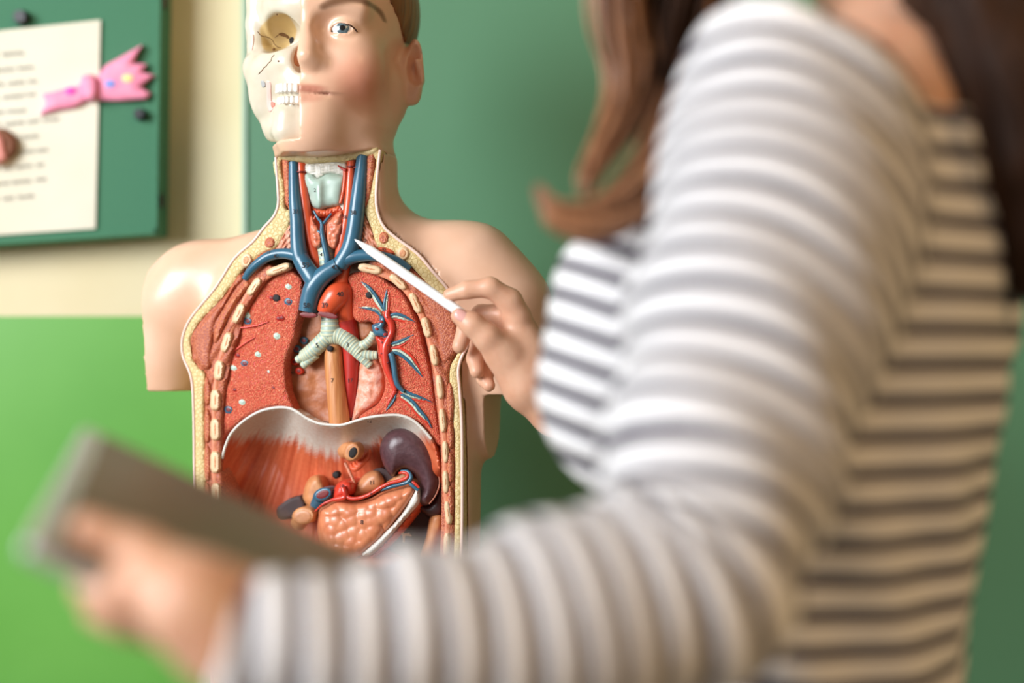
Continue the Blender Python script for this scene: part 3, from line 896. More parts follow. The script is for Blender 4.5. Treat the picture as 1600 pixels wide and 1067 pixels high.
def onto(bvh, px, py, lift=.0004):
    """point of a built surface seen at a place of the picture, lifted off it"""
    d = Vector(((px - 800) * K, 1, (533.5 - py) * K)).normalized()
    h = bvh.ray_cast(Vector((0, 0, CAMZ)), d)
    if h[0] is None: return None
    n = h[1] if h[1].dot(d) < 0 else -h[1]
    return np.array(h[0] + n * lift)


# eye of the face half
M['eye_white'] = mat('eye_white', (232, 228, 222), .12, coat=1); M['iris'] = mat('blue_grey_iris', (62, 82, 92), .15, (104, 124, 130), tex='noise', scale=900, coat=1); M['pupil'] = mat('pupil', (14, 12, 14), .1, coat=1)


def sphere(c, r, a0=0., n=16, m=24, look=(0, -1, 0)):
    """cap of a sphere round the look direction from angle 0 to pi-a0"""
    z = np.asarray(look, float); z /= np.linalg.norm(z); x = np.cross(z, [0, 0, 1.]); x /= np.linalg.norm(x); y = np.cross(x, z)
    V = []; F = []
    for i in range(n + 1):
        t = (math.pi - a0) * i / n
        for j in range(m):
            p = 2 * math.pi * j / m; V.append(c + r * (math.cos(t) * z + math.sin(t) * (math.cos(p) * x + math.sin(p) * y)))
    for i in range(n):
        for j in range(m): F.append((i * m + j, i * m + (j + 1) % m, (i + 1) * m + (j + 1) % m, (i + 1) * m + j))
    return np.array(V), F


ew = TF.world(eyec); look = np.array([.02, -1, .02])
eye = obj('eye', *sphere(ew, .0122, look=look), M['eye_white'], torso)
obj('iris', *sphere(ew, .01235, math.pi - .52, 5, 28, look), M['iris'], eye); obj('pupil', *sphere(ew, .0125, math.pi - .22, 4, 20, look), M['pupil'], eye)
lid = [onto(shell_bvh, x, y, .0000) for x, y in [(518, 50), (523, 43), (530, 38.5), (538, 37), (546, 39), (553, 44), (558, 50)]]
lid = [p for p in lid if p is not None]
M['lash'] = mat('painted_lash', (70, 44, 32), .5)
if len(lid) > 3: obj('lash_line', *tube_mesh(lid, .0008, 6, 4), M['lash'], torso)
# painted hair: a thin moulded cap over the left side of the head
M['model_hair'] = mat('painted_brown_hair', (146, 98, 58), .35, (112, 70, 40), scale=160, stretch=(1, 1, .12), bump=.5, coat=.04, spec=.25)
g = Grid(axis(am - .002, am + .095, .002), axis(-.18, .06, .002), axis(ze - .06, ze + .14, .002))
g.ell(hp(0, -.013, .040), (.0800, .1025, .0868), .005)
g.cut(lambda X, Y, Z: am + .0005 - X + 0 * Y + 0 * Z)
hl_ = [(600, -120), (604, -60), (608, 0), (615, 14), (620, 26), (627, 52), (633, 66), (640, 70), (646, 62), (652, 62), (662, 66), (700, 66), (700, -120)]
X, Y, Z = np.meshgrid(*g.a, indexing='ij'); wp = TF.world(np.stack([X, Y, Z], -1)); PX = 800 + wp[..., 0] / (K * wp[..., 1]); PY = 533.5 - (wp[..., 2] - CAMZ) / (K * wp[..., 1])
Lh = [np.array(hl_, float)]; sd = edgedist(Lh, PX.ravel(), PY.ravel()) * PXM; sd = np.where(inside(Lh, PX.ravel(), PY.ravel()), -sd, sd).reshape(PX.shape)
# keep what lies behind the hairline, and the whole back and crown
keep = np.minimum(sd, np.minimum(np.maximum(Y - (hc - .03), ze - .035 - Z), np.maximum(ze + .085 - Z, -1)))
g.F = np.maximum(g.F, np.where(Y > hc - .03, np.minimum(sd, ze + .085 - Z), ze - .05 - Z)).astype(np.float32)
V, F = g.mesh(1); obj('moulded_hair', TF.world(V), F, M['model_hair'], torso)

# skull half
M['bone'] = mat('ivory_bone_plastic', (246, 240, 226), .3, (246, 244, 238), scale=45, coat=.15, attr=True)
g = Grid(axis(am - .10, am + .004, .0014), axis(-.175, .075, .0016), axis(zpy(228, .03), ze + .13, .0014), big=.05)
g.ell(hp(0, -.014, .040), (.0740, .0985, .083), .01)
g.ell(hp(-.0, .036, .030), (.062, .055, .034), .02)                       # brow
g.ell(hp(-.012, .052, -.034), (.046, .040, .034), .015)                     # upper jaw
g.ell(hp(-.0, .070, -.056), (.030, .024, .022), .012)
zy = [LP(404, 60, .000), LP(398, 90, .006), LP(396, 106, .002), LP(420, 103, .020), LP(440, 98, .030)]
g.chain([LP(403, 4, -.014), LP(401, 40, -.014), LP(402, 72, -.012), LP(401, 98, -.010)], [.012, .0095, .0085, .0100], .008)
g.chain([LP(399, 104, -.016), LP(402, 106, -.002), LP(418, 104, .014), LP(446, 94, .028)], [.009, .0115, .0105, .008], .010)
g.chain([LP(399, 104, -.016), hp(-.068, -.010, -.022)], [.0085, .006], .006)
g.ell(LP(420, 50, -.035), (.024, .018, .034), .01)
g.ell(LP(430, 140, -.010), (.026, .030, .040), .012)
# orbit, nose opening, infratemporal hollow
g.ell(LP(437, 52, .020), (.0215, .033, .0185), .006, sub=True, rot=np.array([[.96, .28, 0], [-.28, .96, 0], [0, 0, 1.]]))
g.ell(LP(433, 56, .012), (.019, .035, .017), .006, sub=True)
g.ell(LP(469, 89, .036), (.0085, .028, .0150), .003, sub=True)
# lower jaw
jw = [hp(0, .072, -.0975), LP(450, 204, .022), LP(432, 199, -.004), LP(430, 184, -.030)]
g.chain(jw, [.0135, .0135, .012, .0105], .008); g.chain([hp(0, .077, -.082), LP(450, 178, .022), LP(433, 172, -.004), LP(426, 168, -.030)], [.0085, .0085, .0085, .008], .012)
g.chain([LP(430, 190, -.020), LP(419, 158, -.024), LP(410, 128, -.026)], [.0105, .0080, .007], .008)
g.chain([hp(0, .078, -.1065), LP(448, 214, .020), LP(424, 212, -.004)], [.0055, .0055, .005], .004)
g.cut(lambda X, Y, Z: X - (am - .0004) + 0 * Y + 0 * Z)
V, F = g.mesh(1)
ol = [np.array(catmull(e1([(215, 400), (300, 290), (420, 205), (480, 190), (560, 180), (630, 210), (700, 300), (755, 410), (740, 500), (700, 590), (620, 660), (520, 705), (400, 725), (300, 705), (250, 640), (235, 520)]), 3, True))]
wv = TF.world(V); px_, py_ = 800 + wv[:, 0] / (K * wv[:, 1]), 533.5 - (wv[:, 2] - CAMZ) / (K * wv[:, 1])
io = inside(ol, px_, py_) & (V[:, 1] > -.06); de = edgedist(ol, px_, py_)
cols = np.tile(np.array(lin(214, 204, 184)), (len(V), 1)); w = np.where(io, np.clip(de / 2.5, 0, 1), 0)[:, None]; cols = cols * (1 - w) + w * np.array(lin(208, 178, 122)); cols[:, 3] = 1
skull = obj('skull_half', wv, F, M['bone'], torso, cols=cols)
skull_bvh = BVHTree.FromPolygons([Vector(v) for v in TF.world(V)], F)
M['orbit'] = mat('tan_orbit_paint', (206, 178, 122), .5, (196, 166, 108), scale=50)
all_bvh = None
M['cavity'] = mat('dark_opening', (22, 12, 10), .7); M['suture'] = mat('brown_suture_line', (120, 84, 48), .6); M['nose_in'] = mat('brown_nasal_lining', (188, 128, 84), .5); M['pink_mark'] = mat('pink_muscle_mark', (238, 196, 184), .5)
M['red_mark'] = mat('red_muscle_mark', (232, 128, 110), .5); M['grey_mark'] = mat('grey_mark', (176, 178, 176), .5)
ob = [skull_bvh]


def onto2(px, py, lift=.0004):
    q = [p for p in (onto(b, px, py, lift) for b in ob) if p is not None]
    return min(q, key=lambda p: p[1]) if q else None


def strokes(name, paths, r, m, parent, lift=.0003):
    for P in paths:
        parts = []
        Q = [onto2(x, y, lift) for x, y in P]; Q = [q for q in Q if q is not None]
        if len(Q) > 1: obj(name, *tube_mesh(Q, r, 6, 2, flat=.5), m, parent)


def patch(name, loop, m, parent, lift=.0005, step=1.6, sm=True, fn=onto2):
    """a thin painted patch laid onto the built surface"""
    def t3(x, y, z):
        out = []
        last = np.array(fn(float(np.mean(x)), float(np.mean(y)), lift) if fn(float(np.mean(x)), float(np.mean(y)), lift) is not None else W(np.mean(x), np.mean(y), 1.4))
        for a, b, c in zip(x, y, z):
            p = fn(a, b, lift + c); out.append(p if p is not None else last)
        return np.array(out)
    v, f, *_ = plate_mesh([loop], t3, step, lambda x, y, d: 0 * d, -.0008, sm)
    return obj(name, v, f, m, parent)
strokes('suture_line', [e1([(200, 440), (250, 500), (330, 512), (390, 540), (420, 580), (430, 610), (460, 640), (480, 660), (520, 665)]), e1([(440, 520), (480, 490), (520, 470)]),
                        e1([(435, 765), (400, 800), (390, 845), (350, 880), (320, 920), (290, 940), (270, 970), (240, 1000), (215, 1030)])], .00035, M['suture'], skull)
patch('optic_opening', e1([(640, 560), (650, 525), (690, 515), (705, 545), (690, 590), (655, 610)]), M['cavity'], skull)
patch('orbital_fissure', e1([(495, 470), (530, 455), (570, 462), (620, 490), (640, 520), (620, 535), (580, 510), (520, 495)]), M['suture'], skull)
for cx, cy, rr in [(492, 850, 12), (470, 198, 10), (425, 688, 18)]:
    patch('foramen', e1([(cx + rr * math.cos(a), cy + rr * math.sin(a)) for a in np.arange(8) / 8 * 6.283]), M['suture'], skull, step=1)
patch('nasal_lining', e1([(800, 590), (750, 650), (715, 740), (700, 820), (712, 890), (750, 920), (782, 915), (790, 800), (796, 690)]), M['nose_in'], skull)
patch('muscle_mark', e2([(320, 150), (385, 170), (390, 300), (400, 430), (440, 470), (420, 530), (375, 580), (345, 540), (330, 450), (330, 300)]), M['pink_mark'], skull)
patch('muscle_mark', e2([(395, 440), (440, 450), (442, 490), (415, 520), (395, 490)]), M['red_mark'], skull, lift=.0009)
patch('muscle_mark', e1([(110, 490), (140, 480), (150, 560), (130, 690), (110, 690), (105, 580)]), M['pink_mark'], skull)
patch('grey_patch', e2([(250, 150), (275, 140), (305, 170), (310, 220), (270, 235), (255, 190)]), M['grey_mark'], skull)  # grey patch at the gap between upper and lower jaw
# teeth: each its own piece
M['tooth'] = mat('white_tooth', (250, 248, 242), .22, coat=.5)
for row, (zz, hh, n) in enumerate([(-.0585, .0072, 8), (-.0695, .0062, 8)]):
    for i in range(n):
        t = (i + .5) / n; ang = t * 1.42
        R1, R2 = (.0335, .040) if row == 0 else (.0325, .0385)
        c = hp(-R1 * math.sin(ang) * 1.02 - .0004, .060 + R2 * math.cos(ang) * (1 if i else 1.0) - (.002 if row else 0), zz + .006 * t * (1 if row == 0 else .9) * .8)
        w = (.0047 if i < 1 else .0042 if i < 3 else .0048) * (1 if row == 0 else .9)
        gg = Grid(axis(c[0] - .008, c[0] + .008, .0008), axis(c[1] - .008, c[1] + .008, .0008), axis(c[2] - .011, c[2] + .011, .0008))
        ca, sa = math.cos(ang * .85), math.sin(ang * .85)
        gg.box(c, (w * .5, .0036, hh * .62), .0016, rot=np.array([[ca, sa, 0], [-sa, ca, 0], [0, 0, 1.]]))
        gg.cut(lambda X, Y, Z: X - am + .0003 + 0 * Y + 0 * Z)
        v, f = gg.mesh(1); obj('tooth', TF.world(v), f, M['tooth'], skull)
# ---------------------------------------------------------------- organs and cut layers of the torso model
M['fat'] = mat('yellow_fat_layer', (204, 176, 114), .5, (224, 202, 146), tex='cells', scale=235, bump=.45, dist=.0008)
M['muscle'] = mat('cut_muscle', (216, 140, 96), .5, (178, 84, 58), tex='cells', scale=330, bump=-.5, dist=.0008)
M['pec'] = mat('cut_chest_muscle', (208, 124, 86), .5, (164, 80, 56), tex='cells', scale=360, bump=-.4, dist=.0007)
M['lung'] = mat('red_lung_tissue', (212, 64, 46), .4, (244, 142, 104), tex='noise', scale=760, bump=.9, dist=.0012, detail=2, lo=.36, hi=.66)
M['rib'] = mat('cream_rib', (232, 200, 160), .42, (224, 188, 146), scale=200); M['marrow'] = mat('orange_marrow', (226, 168, 120), .6, (200, 130, 88), scale=600)
M['costal'] = mat('pink_intercostal', (226, 150, 112), .45, (206, 116, 84), scale=300, stretch=(3, 3, .6))
M['vein'] = mat('blue_vein', (56, 106, 130), .32, (48, 96, 120), scale=40, coat=.3); M['artery'] = mat('orange_artery', (226, 92, 52), .32, (214, 78, 44), scale=50, coat=.3)
M['aorta'] = mat('dark_red_aorta', (190, 46, 34), .4, (176, 38, 30), scale=50, coat=.2); M['lumen'] = mat('dark_red_lumen', (120, 28, 28), .5)
M['mint'] = mat('mint_cartilage', (176, 196, 182), .4, (162, 184, 170), scale=80, coat=.2); M['ring'] = mat('pale_ring', (204, 208, 176), .45)
M['medi'] = mat('brown_mediastinum', (184, 114, 70), .5, (160, 92, 54), scale=70, bump=.3, dist=.002)
M['pericard'] = mat('pink_pericardium', (224, 140, 106), .4, (238, 186, 166), scale=160, bump=.4, dist=.0012)
M['oeso'] = mat('tan_oesophagus', (212, 144, 88), .45, (194, 122, 70), scale=420, stretch=(1, 1, .05), bump=.3, dist=.0006)
M['thyroid'] = mat('orange_gland', (222, 134, 100), .4, (208, 112, 82), scale=160, coat=.2)
M['strand'] = mat('pink_neck_muscle', (232, 166, 136), .45, (206, 126, 98), scale=420, stretch=(1, 1, .12), bump=.5, dist=.0008)
M['redmus'] = mat('orange_red_muscle', (226, 106, 64), .45, (204, 82, 50), scale=300, stretch=(1, 1, .3), bump=.3, dist=.0006)
M['hyoid'] = mat('cream_hyoid', (226, 208, 164), .45, (216, 196, 150), scale=60); M['membrane'] = mat('white_membrane', (226, 222, 210), .4, (206, 204, 192), scale=500, stretch=(1, 1, .06), bump=.4, dist=.0006)
M['dia'] = mat('diaphragm_paint', (255, 255, 255), .38, attr=True, rgb2=(246, 238, 232), scale=300, coat=.2)
M['spleen'] = mat('purple_brown_spleen', (92, 62, 66), .35, (78, 50, 54), scale=260, coat=.08, bump=.15, dist=.0005)
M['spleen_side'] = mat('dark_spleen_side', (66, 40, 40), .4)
M['pancreas'] = mat('orange_pancreas', (222, 140, 98), .36, (210, 122, 82), scale=90, coat=.3); M['adrenal'] = mat('tan_kidney_top', (206, 142, 98), .4, (190, 124, 82), scale=90)
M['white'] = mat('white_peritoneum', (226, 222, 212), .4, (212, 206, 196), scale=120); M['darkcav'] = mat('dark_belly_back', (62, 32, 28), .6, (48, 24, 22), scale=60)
M['red'] = mat('bright_red_vessel', (222, 66, 44), .34, (206, 54, 38), scale=60, coat=.3); M['tan'] = mat('tan_tissue', (214, 150, 100), .45, (196, 128, 80), scale=120)
M['base'] = mat('grey_plastic_base', (70, 70, 74), .4); M['mark'] = mat('printed_number', (40, 30, 30), .6); M['mint_in'] = mat('mint_vessel_lining', (206, 220, 200), .4, (184, 204, 184), scale=500)
M['under'] = mat('mouth_floor_fat', (214, 190, 134), .5, (228, 208, 158), scale=260, bump=.3, dist=.0007)
BV = []


def remember(o):
    V = np.array([v.co for v in o.data.vertices]) + np.array(root_loc(o))
    BV.append(BVHTree.FromPolygons([Vector(v) for v in V], [tuple(p.vertices) for p in o.data.polygons])); return o


def Tb(x, y, z): return T(x, y, 0.0) + np.asarray(z)[..., None] * TF.n


def plate(name, loops, m, rel=0.0, H=0.0, r=8, back=-.03, step=4, fn=None, parent=None, sm=True, cols=None, angle=55):
    if not isinstance(loops[0][0], (tuple, list, np.ndarray)): loops = [loops]
    loops = [np.asarray(l, float) for l in loops]
    hf = lambda x, y, d: rel + H * rnd(d, r) + (fn(x, y, d) if fn else 0)
    tbk = lambda x, y, z: T(x, y, rel) + (np.asarray(z) - rel)[..., None] * TF.n
    v, f, v2, D, bv = plate_mesh(loops, T, step, hf, back, sm, tbk)
    c = None
    if cols is not None:
        c = cols(v2[:, 0], v2[:, 1], D); c = np.concatenate([c, c[bv]])
    return remember(obj(name, v, f, m, parent or torso, angle=angle, cols=c))


def tb(name, pts, rel, r, m, parent=None, seg=14, n=6, flat=1.0, caps=True, ring=None):
    P = np.asarray(pts, float); rel = np.broadcast_to(rel, len(P)); r = np.broadcast_to(np.asarray(r, float), len(P)) * PXM
    v, f = tube_mesh([T(a, b, c) for (a, b), c in zip(P, rel)], r, seg, n, flat, caps=caps, ring=ring)
    return remember(obj(name, v, f, m, parent or torso, angle=60))


def oval(cx, cy, a, b, rot=0, n=14):
    c, s = math.cos(math.radians(rot)), math.sin(math.radians(rot))
    return [(cx + a * math.cos(t) * c - b * math.sin(t) * s, cy + a * math.cos(t) * s + b * math.sin(t) * c) for t in np.arange(n) / n * 6.2832]


HOLE_ALL = c2([(325, 118), (345, 300), (348, 430), (385, 450), (385, 520), (330, 620), (285, 690), (215, 715), (150, 770)]) + [(389, 409), (377, 424.6), (345.6, 466.6), (309, 506), (298, 529), (300, 558), (309, 574), (319, 584), (319, 606), (319, 660), (321, 760), (324, 900), (335, 1000), (365, 1085),
    (500, 1105), (640, 1085), (680, 1030), (706, 900), (711, 785), (711, 690), (709, 662), (708, 625), (703, 600), (704, 573), (713, 556), (719, 540), (714, 515), (703, 490), (690, 462), (674, 449), (654, 428), (636, 411), (616, 399)] + c2([(950, 690), (905, 560), (862, 450), (880, 400), (915, 250), (922, 100), (740, 128), (480, 135)])
plate('fat_layer', [OUT, HOLE_ALL], M['fat'], -.001, .0015, 5, lambda x, y: np.interp(y, [330, 420], [-.020, -.05]), 4, lambda x, y, d: .0006 * vnoise(x, y, 5))
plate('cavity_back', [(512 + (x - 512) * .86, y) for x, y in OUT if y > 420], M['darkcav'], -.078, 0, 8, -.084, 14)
rm = resamp(catmull([p for p in OUT[:-3]] + [(588, 240)], 4, True), 4)
M['lip'] = mat('pale_pink_edge', (238, 206, 192), .35, coat=.2)
n0 = int(np.argmin(np.linalg.norm(rm - np.array([594, 234]), axis=1)))
Q = catmull(OUT[:-2], 6)
tb('cut_edge', Q[::2], -.0002, 2.5, M['lip'], n=1, seg=10)
# neck floor: cut edge under the chin
plate('mouth_floor', c2([(290, 105), (330, 80), (480, 62), (700, 50), (900, 38), (945, 45), (925, 85), (760, 118), (640, 130), (480, 138), (330, 122)]), M['under'], -.001, .003, 6, -.018, 3.5, lambda x, y, d: .001 * vnoise(x, y, 6))
plate('neck_back', c2([(325, 118), (345, 430), (390, 480), (440, 760), (700, 800), (800, 760), (850, 450), (880, 420), (925, 100)]), M['redmus'], -.022, 0, 5, -.026, 7)
# neck muscles
plate('neck_muscle', c2([(332, 122), (345, 118), (378, 130), (388, 220), (385, 440), (368, 425), (350, 390), (342, 280)]), M['muscle'], -.002, .003, 6, -.02, 3)
plate('neck_muscle', c2([(878, 100), (905, 80), (926, 92), (915, 250), (892, 380), (868, 430), (846, 440), (852, 330), (868, 200)]), M['muscle'], -.002, .003, 6, -.02, 3)
plate('neck_strand', c2([(388, 450), (398, 560), (398, 705), (290, 705), (300, 660), (350, 560)]), M['strand'], -.004, .004, 10, -.03, 3, lambda x, y, d: .0012 * np.sin((x + (y - 340) * .45) * 1.3))
plate('neck_strand', c2([(852, 450), (880, 500), (925, 610), (955, 690), (900, 715), (830, 660), (838, 560)]), M['strand'], -.004, .004, 10, -.03, 3, lambda x, y, d: .0012 * np.sin((x - (y - 340) * .40) * 1.3))
# clavicle ends, small ovals, shoulder muscle slips
for n_, (x, y, a, b, ro) in enumerate([(100, 765, 38, 50, 15), (1105, 722, 44, 46, 0)]):
    p = c2([(x, y)])[0]; o = plate('collar_bone', oval(*p, a / 4.1, b / 4.1, ro), M['rib'], .0, .0030, 4, -.01, 2.2); plate('marrow', oval(*p, a / 7.2, b / 6.6, ro), M['marrow'], .0024, .0012, 3, .0005, 1.8, parent=o)
for (x, y, a, b, ro) in [(252, 652, 34, 38, 30), (983, 622, 33, 40, 0)]:
    p = c2([(x, y)])[0]; plate('muscle_slip', oval(*p, a / 4.1, b / 4.1, ro), M['muscle'], .0, .0022, 4, -.01, 2.4)
plate('muscle_slip', c2([(150, 775), (180, 740), (235, 710), (285, 700), (280, 722), (210, 752), (165, 790)]), M['redmus'], .0, .003, 5, -.01, 2.6)
plate('muscle_slip', c2([(950, 682), (1000, 684), (1045, 705), (1052, 730), (1000, 722), (955, 705)]), M['redmus'], .0, .003, 5, -.01, 2.6)
# chest wall muscle each side
wallL = [(386, 412)] + c3([(400, 205), (370, 172), (250, 330), (110, 480), (66, 570), (76, 680), (112, 748), (150, 765)]) + [(319, 606), (319, 660), (321, 760), (324, 900), (335, 1000), (356, 1060), (364, 1000), (352, 900), (348, 760), (346, 690), (350, 620), (362, 560), (384, 490), (410, 448), (428, 425), (418, 412)]
plate('chest_wall', wallL, M['pec'], -.003, .0022, 6, -.05, 4, lambda x, y, d: .0016 * np.sin((x * .62 + y * .42) * .42) * (y < 600) + .001 * vnoise(x, y, 7))
wallR = [(600, 400), (616, 401), (636, 412), (654, 430), (674, 451), (690, 464), (703, 492), (714, 516), (718, 540), (712, 556), (703, 573), (702, 600), (707, 625), (708, 662), (711, 690), (711, 785), (706, 900), (680, 1030), (655, 1060), (660, 1000), (684, 900), (690, 785), (688, 690), (680, 620), (672, 560), (656, 500), (634, 455), (600, 424), (575, 412)]
plate('chest_wall', wallR, M['pec'], -.003, .0022, 6, -.05, 4, lambda x, y, d: .0016 * np.sin((x * .6 - y * .42) * .42) * (y < 600) + .001 * vnoise(x, y, 7))
# pectoral bellies
plate('pectoral_muscle', c3([(350, 190), (262, 330), (125, 485), (82, 570), (92, 670), (125, 735), (180, 745), (190, 640), (215, 480), (265, 380), (330, 270), (385, 215)]), M['pec'], -.001, .0035, 9, -.01, 3)
plate('pectoral_muscle', c3([(395, 225), (330, 300), (262, 400), (215, 500), (205, 580), (225, 590), (262, 500), (320, 380), (410, 260), (415, 235)]), M['muscle'], .0, .0030, 6, -.01, 3)
plate('pectoral_muscle', c4([(800, 90), (860, 120), (980, 235), (1060, 340), (1090, 480), (1080, 570), (1010, 640), (975, 560), (960, 430), (900, 300), (850, 210), (790, 130)]), M['pec'], -.001, .0035, 9, -.01, 3)
for k, y in enumerate([(600, 655), (664, 700), (708, 752), (760, 806)]):
    plate('side_muscle', [(700, y[0]), (706, y[0] + 3), (709, (y[0] + y[1]) / 2), (707, y[1] - 2), (701, y[1]), (698, (y[0] + y[1]) / 2)], M['muscle'], .0, .0025, 4, -.01, 2.6)
for k, y in enumerate([(590, 632), (640, 690), (697, 750), (757, 830)]):
    plate('side_muscle', [(321, y[0]), (327, y[0] + 3), (329, (y[0] + y[1]) / 2), (327, y[1] - 2), (321, y[1]), (319, (y[0] + y[1]) / 2)], M['muscle'], .0, .0022, 4, -.01, 2.6)
# intercostal bands and ribs
ribsL = [(434.8, 420.7, 19, 6.2, -20), (397, 447.7, 15.5, 6.2, -55), (372.6, 489.4, 16, 6.2, -66), (353.5, 534.8, 15.5, 6.4, -73), (341.6, 578.6, 15, 7, -84), (336, 625, 16, 7.4, -88), (335.8, 671, 16.5, 7.2, -90), (335.8, 722, 16.5, 7.2, 90), (337, 772, 16.5, 7, 90), (339, 824, 16, 7, 89), (342, 876, 16, 7, 88)]
ribsR = [(578, 420, 18, 6.8, 12), (622, 440.6, 15.5, 6.2, 42), (649, 473.5, 16.5, 6, 66), (666, 511.5, 15.5, 6, 76), (678, 555, 16, 5.8, 81), (687, 604.7, 18, 5.4, 84), (691.5, 657, 18, 5, 86), (696, 706, 16.5, 4.8, 87), (696.5, 753, 17, 5, 88), (700, 801, 17.5, 5, 84), (698, 850, 17, 5, 92), (694, 900, 17, 5, 94)]
for R in (ribsL, ribsR):
    P = [(x, y) for x, y, *_ in R]
    tb('intercostal_band', P, -.0015, 5.2, M['costal'], flat=.5)
    for x, y, a, b, ro in R:
        c, s = math.cos(math.radians(ro)), math.sin(math.radians(ro))
        L = [(x + u * a * c - v * b * s, y + u * a * s + v * b * c) for u, v in [(-1, -.55), (-.6, -1), (0, -1.0), (.6, -1), (1, -.55), (1.03, 0), (1, .55), (.6, 1), (0, 1.0), (-.6, 1), (-1, .55), (-1.03, 0)]]
        o = plate('rib', L, M['rib'], .0006, .0026, 3.5, -.006, 2.2)
        plate('marrow', oval(x, y, a * .66, b * .36, ro, 12), M['marrow'], .0026, .0010, 2, .0016, 1.8, parent=o)
# lungs
ARCH = c5([(165, 420), (172, 350), (190, 280), (225, 205), (290, 140), (380, 85), (470, 62), (540, 62), (590, 80), (650, 120), (720, 150), (800, 160), (860, 158), (920, 140), (1000, 118), (1100, 105), (1180, 105), (1250, 130), (1310, 180), (1360, 240), (1392, 320), (1408, 400)])
lungR = c3([(600, 165), (655, 145), (705, 185), (740, 245), (722, 420), (706, 470), (690, 570), (652, 655), (638, 760), (650, 880), (690, 985)]) + c5([(590, 78), (540, 60), (470, 58), (380, 80), (285, 135), (215, 195), (175, 270), (160, 340)]) + [(343, 690), (345, 640), (352, 600)] + c3([(300, 700), (325, 600), (365, 490), (430, 350), (500, 240)])
plate('lung', lungR, M['lung'], -.010, .005, 9, -.04, 2.6, lambda x, y, d: .0010 * vnoise(x, y, 3.2) + .002 * vnoise(x, y, 40))
lungL = c4([(430, 120), (500, 92), (600, 100), (680, 160), (770, 230), (820, 330), (860, 420), (885, 520), (912, 620), (935, 720), (950, 820), (965, 920), (985, 1040), (1000, 1130), (950, 1110), (880, 1015), (800, 968), (700, 950), (600, 955), (510, 985), (500, 960), (540, 925), (605, 885), (640, 830), (655, 770), (645, 690), (615, 610), (606, 520), (600, 440), (570, 392), (500, 395), (462, 350), (452, 250), (440, 180)])
plate('lung', lungL, M['lung'], -.010, .005, 9, -.04, 2.6, lambda x, y, d: .0010 * vnoise(x, y, 3.2, 2) + .002 * vnoise(x, y, 40, 3))
tb('lung_fissure', c3([(330, 508), (400, 500), (470, 488), (530, 466)]), -.0045, [1.0, 1.6, 1.4, .6], M['red']); tb('lung_fissure', c3([(285, 672), (340, 632), (400, 590), (450, 560)]), -.0045, [.8, 1.6, 1.4, .6], M['red'])
# middle of the chest
medi = c4([(125, 330), (200, 330), (290, 350), (400, 330), (500, 360), (610, 390), (620, 600), (670, 770), (620, 890), (520, 985), (440, 1000), (250, 975), (150, 930), (70, 830), (55, 700), (60, 600), (100, 500)])
plate('mediastinum', medi, M['medi'], -.024, 0, 10, -.06, 4, lambda x, y, d: .003 * vnoise(x, y, 16) - .006 * (1 - np.clip(d / 12, 0, 1)) * 0)
plate('pericardium', c4([(505, 640), (560, 600), (610, 605), (640, 680), (650, 770), (636, 830), (600, 880), (540, 920), (480, 965), (455, 985), (480, 850), (495, 740)]), M['pericard'], -.020, .007, 18, -.04, 3, lambda x, y, d: .0022 * vnoise(x, y, 9))
plate('pericardium', c4([(455, 350), (500, 385), (575, 385), (590, 470), (520, 520), (490, 480), (470, 400)]), M['medi'], -.022, .004, 10, -.04, 3.4)
tb('oesophagus', c4([(348, 500), (350, 640), (360, 760), (372, 880), (385, 1010)]), [-.020, -.018, -.017, -.017, -.018], [14, 15, 15.5, 16, 17], M['oeso'], seg=20)
tb('descending_aorta', c4([(425, 380), (445, 470), (452, 570), (455, 680), (450, 800), (445, 960)]), [-.016, -.019, -.020, -.021, -.022, -.024], [15, 15, 13, 12, 10, 6], M['aorta'], seg=20)
o = tb('aortic_arch', c4([(300, 335), (325, 285), (365, 235), (398, 215), (410, 270), (425, 360), (445, 450)]), [-.004, -.003, -.004, -.008, -.012, -.016, -.02], [15.5, 18, 20, 18, 17, 15, 13], M['artery'], seg=22)
tb('arch_branch', c4([(375, 215), (390, 160), (405, 100), (420, 40)]), [-.006, -.008, -.010, -.012], [15, 12, 10, 9], M['artery'])
plate('vessel_opening', oval(*c4([(312, 352)])[0], 15.5, 4.6, 12), M['lumen'], .006, .0004, 2, .002, 2, parent=o)
# trachea and bronchi with pale rings
def ringed(name, pts, rel, r, nr, parent=None):
    o = tb(name, pts, rel, r, M['mint'], parent, seg=18, n=10)
    P = np.asarray(pts, float); rel = np.broadcast_to(rel, len(P)); r = np.broadcast_to(np.asarray(r, float), len(P)); Q = catmull(np.column_stack([P, rel, r]), 12)
    parts = []
    for k in range(nr):
        i = int((k + .7) * (len(Q) - 2) / nr); j = min(i + 1, len(Q) - 1)
        a, b = T(Q[i, 0], Q[i, 1], Q[i, 2]), T(Q[j, 0], Q[j, 1], Q[j, 2]); ax = (b - a) / np.linalg.norm(b - a); L = .0011
        parts.append(tube_mesh([a - ax * L, a - ax * L * .5, a + ax * L * .5, a + ax * L], np.array([.99, 1.022, 1.022, .99]) * Q[i, 3] * PXM, 18, 1))
    obj('cartilage_rings', *join(parts), M['ring'], o); return o
tr = ringed('trachea', c4([(330, 300), (328, 360), (330, 420), (332, 470)]), [-.012, -.012, -.012, -.013], [13.5, 14, 15.5, 17], 7)
ringed('bronchus', c4([(325, 470), (270, 520), (210, 575), (170, 600)]), [-.013, -.013, -.014, -.015], [14.5, 13, 12.5, 11], 11)
ringed('bronchus', c4([(220, 560), (180, 590), (130, 620)]), [-.014, -.014, -.015], [9, 7.5, 6], 5); ringed('bronchus', c4([(240, 580), (205, 615), (165, 655)]), [-.014, -.014, -.015], [9, 7.5, 6], 5)
